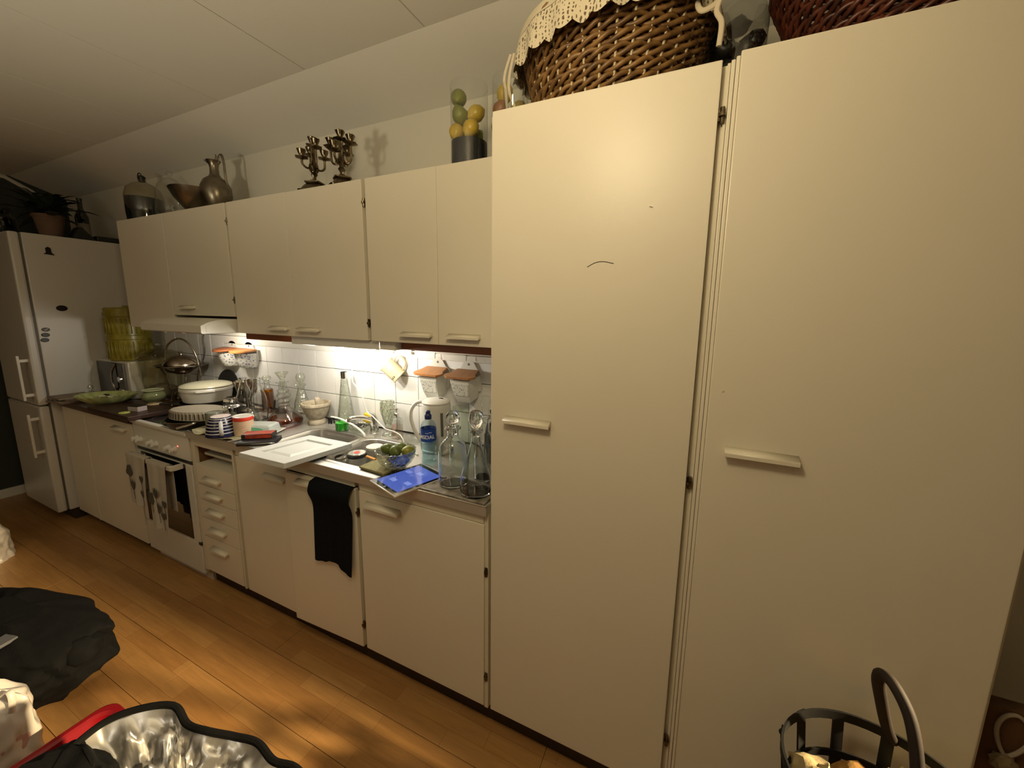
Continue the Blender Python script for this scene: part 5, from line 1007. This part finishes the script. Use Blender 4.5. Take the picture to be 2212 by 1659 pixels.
fruit_vase('second clear cylinder vase of fruit, half hidden behind the left tall cupboard', -0.098, 0.320, 0.066, [
    (-0.030, -0.030, 0.128, LIMED, 'green lemon at the bottom front'), (0.028, -0.02, 0.130, LEMON, 'yellow lemon at the bottom right'), (0.0, 0.035, 0.132, LEMON, 'yellow lemon at the bottom back'), (-0.026, -0.026, 0.185, mat('rosy_peel', (0.38, 0.16, 0.06), 0.4, var=0.4, vs=20), 'rosy lemon in the middle'), (0.030, 0.008, 0.188, LEMON, 'yellow lemon in the middle right'), (-0.012, -0.020, 0.240, LEMON, 'pale yellow lemon on top')], 'of the hidden fruit vase')

# ---------------------------------------------------------------- on the tall cupboards
ZP = 2.1555
def wicker(t, mw_, ms, rx0, ry0, rx1, ry1, H, rows, N, rr, zb=0.0, flare=1.0):
    def rad(z): k = (z/H)**flare; return rx0+(rx1-rx0)*k, ry0+(ry1-ry0)*k
    bm = BM()
    seg = N*5
    for k in range(rows):
        zc = (k+0.5)*H/rows
        for s in range(3):
            pts = []
            for i in range(seg):
                a = 2*PI*i/seg; ph_ = N/3*a+2*PI*s/3+k*1.3
                z = zc+H/rows*0.36*math.sin(ph_); rx, ry = rad(max(0, z)); o_ = 0.0070*math.cos(ph_)+0.004
                pts.append(((rx+o_)*math.cos(a), (ry+o_)*math.sin(a), z+zb))
            tube(bm, pts, rr, 6, closed=True)
    mk('weave', bm, mw_, t, local=True, ang=80, kind='stuff')
    bm = BM()
    for i in range(N):
        a = 2*PI*(i+0.25)/N
        tube(bm, [((rad(z)[0]+0.006)*math.cos(a), (rad(z)[1]+0.006)*math.sin(a), z+zb) for z in [H*q/6 for q in range(7)]], 0.0042, 6)
    mk('stakes', bm, ms, t, local=True, kind='stuff')
    bm = BM(); lathe(bm, [(0.97, 0.002), (1.0, 0.010), (0.001, 0.012)], 40, sx=rx0, sy=ry0); mk('bottom', bm, mw_, t, local=True)
bk = thing('wicker_basket', 'large brown wicker basket under a lace cloth, on the left tall cupboard', 'basket', (0.288, 0.235, ZP))
wicker(bk, WICKER, STAKE, 0.205, 0.165, 0.275, 0.225, 0.235, 8, 36, 0.0066)
bm = BM(); tube(bm, [((0.275+0.008*math.cos(12*a))*math.cos(a), (0.225+0.008*math.cos(12*a))*math.sin(a), 0.240+0.006*math.sin(12*a)) for a in [2*PI*i/144 for i in range(144)]], 0.014, 8, closed=True); mk('rim', bm, WICKER, bk, local=True)
lc = thing('lace_cloth', 'cream cloth with a lace border draped over the brown wicker basket', 'cloth', (0.288, 0.235, ZP+0.240))
def drop(a):   # how far the cloth hangs below the rim
    return 0.082+0.030*max(0, math.cos(a-PI*1.25))+0.006*math.cos(3*a)
def clothp(a, t_):
    # t_: 0 centre .. 1 hem ; past 0.6 it hangs
    ru, rv = 0.292, 0.242
    if t_ < 0.6:
        k = t_/0.6; z = 0.060*(1-k**2.2)+0.022; return Vector((ru*k*math.cos(a), rv*k*math.sin(a), z))
    k = (t_-0.6)/0.4; D = drop(a); fold = 0.010*math.sin(17*a+1)*k
    return Vector(((ru+0.014*math.sin(k*PI/2)+fold)*math.cos(a), (rv+0.014*math.sin(k*PI/2)+fold)*math.sin(a), 0.022-D*k))
bm = BM()
na = 160
g = [[bm.verts.new(clothp(2*PI*i/na, j/20*0.70 if j else 0.004)) for j in range(21)] for i in range(na)]
for i in range(na):
    for j in range(20): bm.faces.new((g[i][j], g[(i+1) % na][j], g[(i+1) % na][j+1], g[i][j+1]))
mk('cloth', bm, CLOTHC, lc, local=True)
bm = BM(); na = 320
g = [[bm.verts.new(clothp(2*PI*i/na, 0.705+0.255*j/6*(1+(0.20*abs(math.sin(20*2*PI*i/na)) if j == 6 else 0)))+Vector((0, 0, 0))) for j in range(7)] for i in range(na)]
for i in range(na):
    for j in range(6): bm.faces.new((g[i][j], g[(i+1) % na][j], g[(i+1) % na][j+1], g[i][j+1]))
mk('lace_border', bm, LACE, lc, local=True)
bm = BM()
for dx in (0.0, 0.012):
    tube(bm, smooth_path([(-0.302+dx, -0.09, -0.01), (-0.318+dx*1.5, -0.10, -0.075), (-0.312+dx, -0.102, -0.12), (-0.306+dx*2, -0.104, -0.165), (-0.300+dx*2.5, -0.106, -0.205)]), 0.0045, 6, flat=0.4)
mk('ribbon', bm, RIBBON, lc, local=True)
bm = BM()
tube(bm, smooth_path([(0.262, -0.10, -0.005), (0.240, -0.14, -0.045), (0.252, -0.15, -0.075), (0.285, -0.145, -0.062), (0.300, -0.13, -0.02)]), 0.0065, 8, flat=0.5)
tube(bm, smooth_path([(0.290, -0.13, 0.0), (0.292, -0.148, -0.05), (0.285, -0.150, -0.085), (0.298, -0.152, -0.115), (0.296, -0.152, -0.165)]), 0.0065, 8, flat=0.6)
blob(bm, (0.29, -0.13, -0.01), (0.022, 0.016, 0.018), 14, 0.3, 2)
mk('ribbon_bow', bm, RIBBON, lc, local=True)
gj = vessel('glass_storage_jar', 'clear glass jar holding black shapes, between the two wicker baskets', 'jar', (0.634, 0.300, ZP), [
    ('glass', [(0.066, 0), (0.072, 0.005), (0.073, 0.24), (0.066, 0.262), (0.060, 0.270)], CLEAR2, {'cap': False})])
bm = BM()
for i in range(16): a = i*2.4; blob(bm, (0.040*math.cos(a), 0.040*math.sin(a), 0.022+0.0125*i), (0.029, 0.026, 0.024), 10, 0.5, 2, i)
mk('black_contents', bm, BLACK, gj, local=True, kind='stuff')
vessel('plain_tumbler', 'small clear glass at the left end of the tall cupboard top, below the ribbon', 'glass', (0.028, 0.085, ZP), [('glass', [(0.026, 0), (0.029, 0.004), (0.034, 0.105)], CLEAR, {'cap': False})])
rk = thing('wicker_basket', 'dark red-brown wicker basket on the right tall cupboard', 'basket', (1.030, 0.255, 2.1645))
wicker(rk, WICKERR, WICKERR, 0.225, 0.190, 0.315, 0.235, 0.24, 9, 40, 0.0062, flare=1.3)
bm = BM(); tube(bm, [((0.320)*math.cos(a), 0.238*math.sin(a), 0.245+0.005*math.sin(14*a)) for a in [2*PI*i/120 for i in range(120)]], 0.013, 8, closed=True); mk('rim', bm, WICKERR, rk, local=True)

# ---------------------------------------------------------------- iron basket bottom right
ib = thing('iron_basket', 'black iron strap basket with a leather-bound hoop handle in front of the tall cupboard', 'basket', (0.995, -0.215, 0.0))
RX, RY = 0.172, 0.155
def ring(z, rx, ry, hgt=0.020): 
    bm = BM(); L = []
    for a, b_, zz_ in ((1.0, 1.0, z-hgt/2), (1.0, 1.0, z+hgt/2), (0.972, 0.972, z+hgt/2), (0.972, 0.972, z-hgt/2)): L.append([(rx*a*math.cos(q), ry*b_*math.sin(q), zz_) for q in [2*PI*i/56 for i in range(56)]])
    L.append(L[0]); loft(bm, L, False, False); return mk('hoop', bm, IRON, ib, local=True)
ring(0.657, RX, RY, 0.022); ring(0.565, RX*0.93, RY*0.93, 0.018); ring(0.30, RX*0.86, RY*0.86, 0.018); ring(0.06, RX*0.80, RY*0.80, 0.02)
for k in range(12):
    a = 2*PI*k/12+0.20; bm = BM(); c, s_ = math.cos(a), math.sin(a); tn = Vector((-s_, c, 0))*0.011; L = []
    for f, z in ((1.0, 0.666), (0.93, 0.565), (0.86, 0.30), (0.80, 0.0)):
        p = Vector((RX*f*c, RY*f*s_, z)); n = Vector((c, s_, 0))*0.0022; L.append([p+tn+n, p-tn+n, p-tn-n, p+tn-n])
    mk('strap', loft(bm, L, True, True), IRON, ib, local=True)
    mk('rivet', lathe(BM(), [(0.006, -0.002), (0.005, 0.003), (0.001, 0.005)], 10, c=(RX*1.005*c, RY*1.005*s_, 0.657), M=Matrix.Rotation(a, 3, 'Z') @ Matrix.Rotation(PI/2, 3, 'Y')), IRON, ib, local=True)
mk('base', lathe(BM(), [(0.128, 0.002), (0.128, 0.008), (0.001, 0.009)], 40, sy=0.92), IRON, ib, local=True)
mk('handle', tube(BM(), smooth_path([(0.060, 0.142, 0.650), (0.036, 0.120, 0.700), (0.004, 0.080, 0.785), (-0.022, 0.045, 0.860), (-0.028, 0.022, 0.895), (-0.020, -0.006, 0.900), (-0.006, -0.040, 0.868), (-0.002, -0.075, 0.800), (-0.014, -0.110, 0.725), (-0.040, -0.146, 0.650)], 6), 0.0115, 12, flat=0.85), STRAP, ib, local=True)
for i, (x, y, z, r, m, lab) in enumerate(((-0.092, 0.040, 0.470, (0.052, 0.060, 0.055), WOOL, 'cream woolly bundle at the left of the iron basket'), (-0.005, 0.050, 0.480, (0.062, 0.066, 0.055), WOOLB, 'ochre woolly bundle in the middle of the iron basket'), (0.060, 0.085, 0.492, (0.036, 0.036, 0.050), mat('yellow_wool', (0.50, 0.42, 0.16), 1.0, var=0.4, vs=40, bump=1.0, bs=60), 'pale yellow woolly bundle at the back of the iron basket'), (0.088, 0.0, 0.505, (0.045, 0.055, 0.062), WOOL, 'cream woolly bundle at the right of the iron basket'))):
    bm = BM(); blob(bm, (0, 0, 0), r, 20, 0.35, 4.5, i+2); solo('wool_bundle', bm, m, lab, 'wool', loc=(0.995+x, -0.215+y, z+0.085))
bm = BM(); blob(bm, (0, 0, 0.25), (0.122, 0.108, 0.24), 20, 0.08, 2, 9); solo('wool_fleece', bm, WOOLB, 'brown fleece filling the lower part of the iron basket', 'wool', loc=(0.995, -0.215, 0.010))
# wooden post with a loop of cord
wp = thing('wooden_board', 'rough dark brown wooden board with a loop of pale cord, right of the cupboards', 'board', (1.40, 0.10, 0.0))
bm = BM(); bx(bm, -0.135, 0.16, -0.02, 0.02, 0, 0.70, 0.012)
for v in bm.verts: v.co.x += 0.006*math.sin(v.co.z*14); v.co.z += 0.02*math.sin(v.co.x*22) if v.co.z > 0.5 else 0
mk('plank', bm, LOG, wp, local=True)
mk('cord', tube(BM(), smooth_path([(-0.085, -0.027, 0.575), (-0.102, -0.029, 0.610), (-0.110, -0.030, 0.650), (-0.100, -0.028, 0.680), (-0.080, -0.028, 0.690), (-0.060, -0.029, 0.668), (-0.056, -0.030, 0.635), (-0.068, -0.029, 0.600), (-0.085, -0.027, 0.575)]), 0.0042, 8), ROPE, wp, local=True)
mk('knot', blob(BM(), (-0.086, -0.030, 0.560), (0.022, 0.012, 0.024), 14, 0.4, 3), mat('pale_knot', (0.20, 0.15, 0.075), 0.9), wp, local=True)

# ---------------------------------------------------------------- foreground, bottom left
def bagf(rx, ry, H, prof, sd, amp, n=84, m=40, lean=(0, 0)):
    from mathutils import noise as mn
    bm = BM(); L = []
    for j in range(m+1):
        t_ = j/m; k = prof(t_); loop = []
        for i in range(n):
            a = 2*PI*i/n; d_ = Vector((math.cos(a), math.sin(a), t_*1.6)); w_ = 1+amp*mn.noise(d_*2.3+Vector((sd, sd*2, 0)))+amp*0.6*mn.noise(d_*5.5+Vector((sd*3, 1, sd)))
            ca_, sa_ = math.cos(a), math.sin(a); e = 0.75
            x = rx*k*w_*math.copysign(abs(ca_)**e, ca_); y = ry*k*w_*math.copysign(abs(sa_)**e, sa_)
            loop.append((x+lean[0]*t_, y+lean[1]*t_, H*t_+0.02*amp*10*mn.noise(d_*3+Vector((0, sd, 5)))*t_))
        L.append(loop)
    return loft(bm, L, True, True)
bg = thing('black_bag', 'big slumped black cloth bag on the floor at the lower left', 'bag', (-1.900, -0.680, 0.0), rz=math.radians(14))
mk('body', bagf(0.42, 0.165, 0.34, lambda t_: (0.62+0.42*min(1, t_*2.2))*(1.0 if t_ < 0.82 else max(0.32, 1-((t_-0.82)/0.18)**2*0.62)), 3.1, 0.10), CLOTHB, bg, local=True)
mk('pocket', blob(BM(), (0.40, 0.0, 0.245), (0.065, 0.060, 0.050), 16, 0.25, 2, 4), CLOTHB, bg, local=True)
mk('buckle', bx(BM(), 0.165, 0.225, -0.130, -0.070, 0.322, 0.334, 0.003), mat('dull_grey_buckle', (0.10, 0.10, 0.11), 0.4), bg, local=True)
mk('patch', bx(BM(), -0.06, 0.04, -0.130, -0.050, 0.325, 0.336, 0.003), mat('dull_grey_patch', (0.055, 0.055, 0.060), 0.7), bg, local=True)
pb = thing('plastic_bag', 'crumpled white plastic bag with a pinkish base, in front of the black bag', 'bag', (-1.345, -0.850, 0.0))
mk('film', bagf(0.098, 0.098, 0.40, lambda t_: (0.9+0.15*math.sin(t_*3))*(1 if t_ < 0.8 else max(0.18, 1-((t_-0.8)/0.2)**1.6*0.8)), 6.2, 0.16), POLY, pb, local=True)
mk('lower_part', bagf(0.102, 0.102, 0.24, lambda t_: 1.0-0.06*t_, 9.2, 0.10), POLYP, pb, local=True)
mk('handle', tube(BM(), smooth_path([(0.055, 0.04, 0.375), (0.083, 0.05, 0.392), (0.096, 0.05, 0.365), (0.090, 0.045, 0.325)]), 0.008, 8, flat=0.4), POLY, pb, local=True)
wb2 = solo('white_bag', bagf(0.24, 0.15, 0.26, lambda t_: 1.0-0.30*t_**2, 1.7, 0.10), POLY, 'white plastic bag on the floor at the far left, cut off by the frame', 'bag', loc=(-3.42, -0.50, 0.0))
cr = thing('red_crate', 'red plastic crate beside the silver-lined cool bag on the floor', 'crate', (-0.92, -0.86, 0.0))
bm = BM(); L = []
cz = 0.25
for o_, z in ((-0.045, 0.0), (-0.010, cz-0.02), (0.012, cz-0.018), (0.014, cz-0.002), (0.010, cz), (-0.004, cz), (-0.012, cz-0.006), (-0.055, 0.010)): L.append([(x, y, z) for x, y in rrect(-0.195-o_, 0.115+o_, -0.24-o_, 0.222+o_, 0.045, 5)])
mk('tub', loft(bm, L, True, True), REDP, cr, local=True)
cl = thing('cool_bag', 'open cool bag with crinkled silver lining and black edging, in the foreground', 'bag', (-0.42, -0.80, 0.0))
# rim runs from left-back to right; silver foil inside, black cloth outside
RIM = [(-0.72, -0.86, 0.50), (-0.745, -0.760, 0.50), (-0.700, -0.702, 0.51), (-0.618, -0.656, 0.515), (-0.545, -0.660, 0.50), (-0.475, -0.650, 0.505), (-0.400, -0.625, 0.50), (-0.330, -0.612, 0.505), (-0.260, -0.618, 0.50), (-0.190, -0.608, 0.505), (-0.110, -0.630, 0.50), (-0.07, -0.72, 0.50), (-0.08, -0.88, 0.50), (-0.20, -0.98, 0.49), (-0.40, -1.00, 0.49), (-0.62, -0.97, 0.49)]
rim = smooth_path(RIM+[RIM[0]], 8)[:-1]
cen = Vector((-0.41, -0.80, 0))
from mathutils import noise as MN
bm = BM(); L = []
for t_ in (0.0, 0.12, 0.25, 0.4, 0.6, 0.8, 1.0):
    L.append([(cen.x+(p.x-cen.x)*(1.02-0.10*t_), cen.y+(p.y-cen.y)*(1.02-0.10*t_), p.z*(1-t_)+0.002*t_) for p in rim])
mk('outer', loft(bm, L, False, True), CLOTHB, cl)
bm = BM(); L = []
for j in range(19):
    t_ = j/18; loop = []
    for i, p in enumerate(rim):
        a = i/len(rim); cr_ = 0.020*MN.noise(Vector((a*34, t_*2.2, 0)))+0.012*MN.noise(Vector((a*80, t_*7, 3)))
        k = 0.985-0.80*t_+cr_*min(1, t_*6+0.15)*1.2
        loop.append((cen.x+(p.x-cen.x)*k, cen.y+(p.y-cen.y)*k, p.z-0.006-0.11*t_**0.8+0.030*math.sin(min(1, t_*5)*PI/2)*MN.noise(Vector((a*26, t_*6, 8)))+0.009*MN.noise(Vector((a*60, t_*9, 2)))*min(1, t_*6)))
    L.append(loop)
mk('foil_lining', loft(bm, L, False, True), SILVERF, cl, ang=60)
mk('black_edging', tube(BM(), rim, 0.0085, 8, closed=True), CLOTHB, cl)
mk('flap', bagf(0.16, 0.10, 0.10, lambda t_: 1-0.45*t_**2, 2.2, 0.12), CLOTHB, cl, local=True)
COL.objects['flap'].location = (-0.235, -0.065, 0.425)
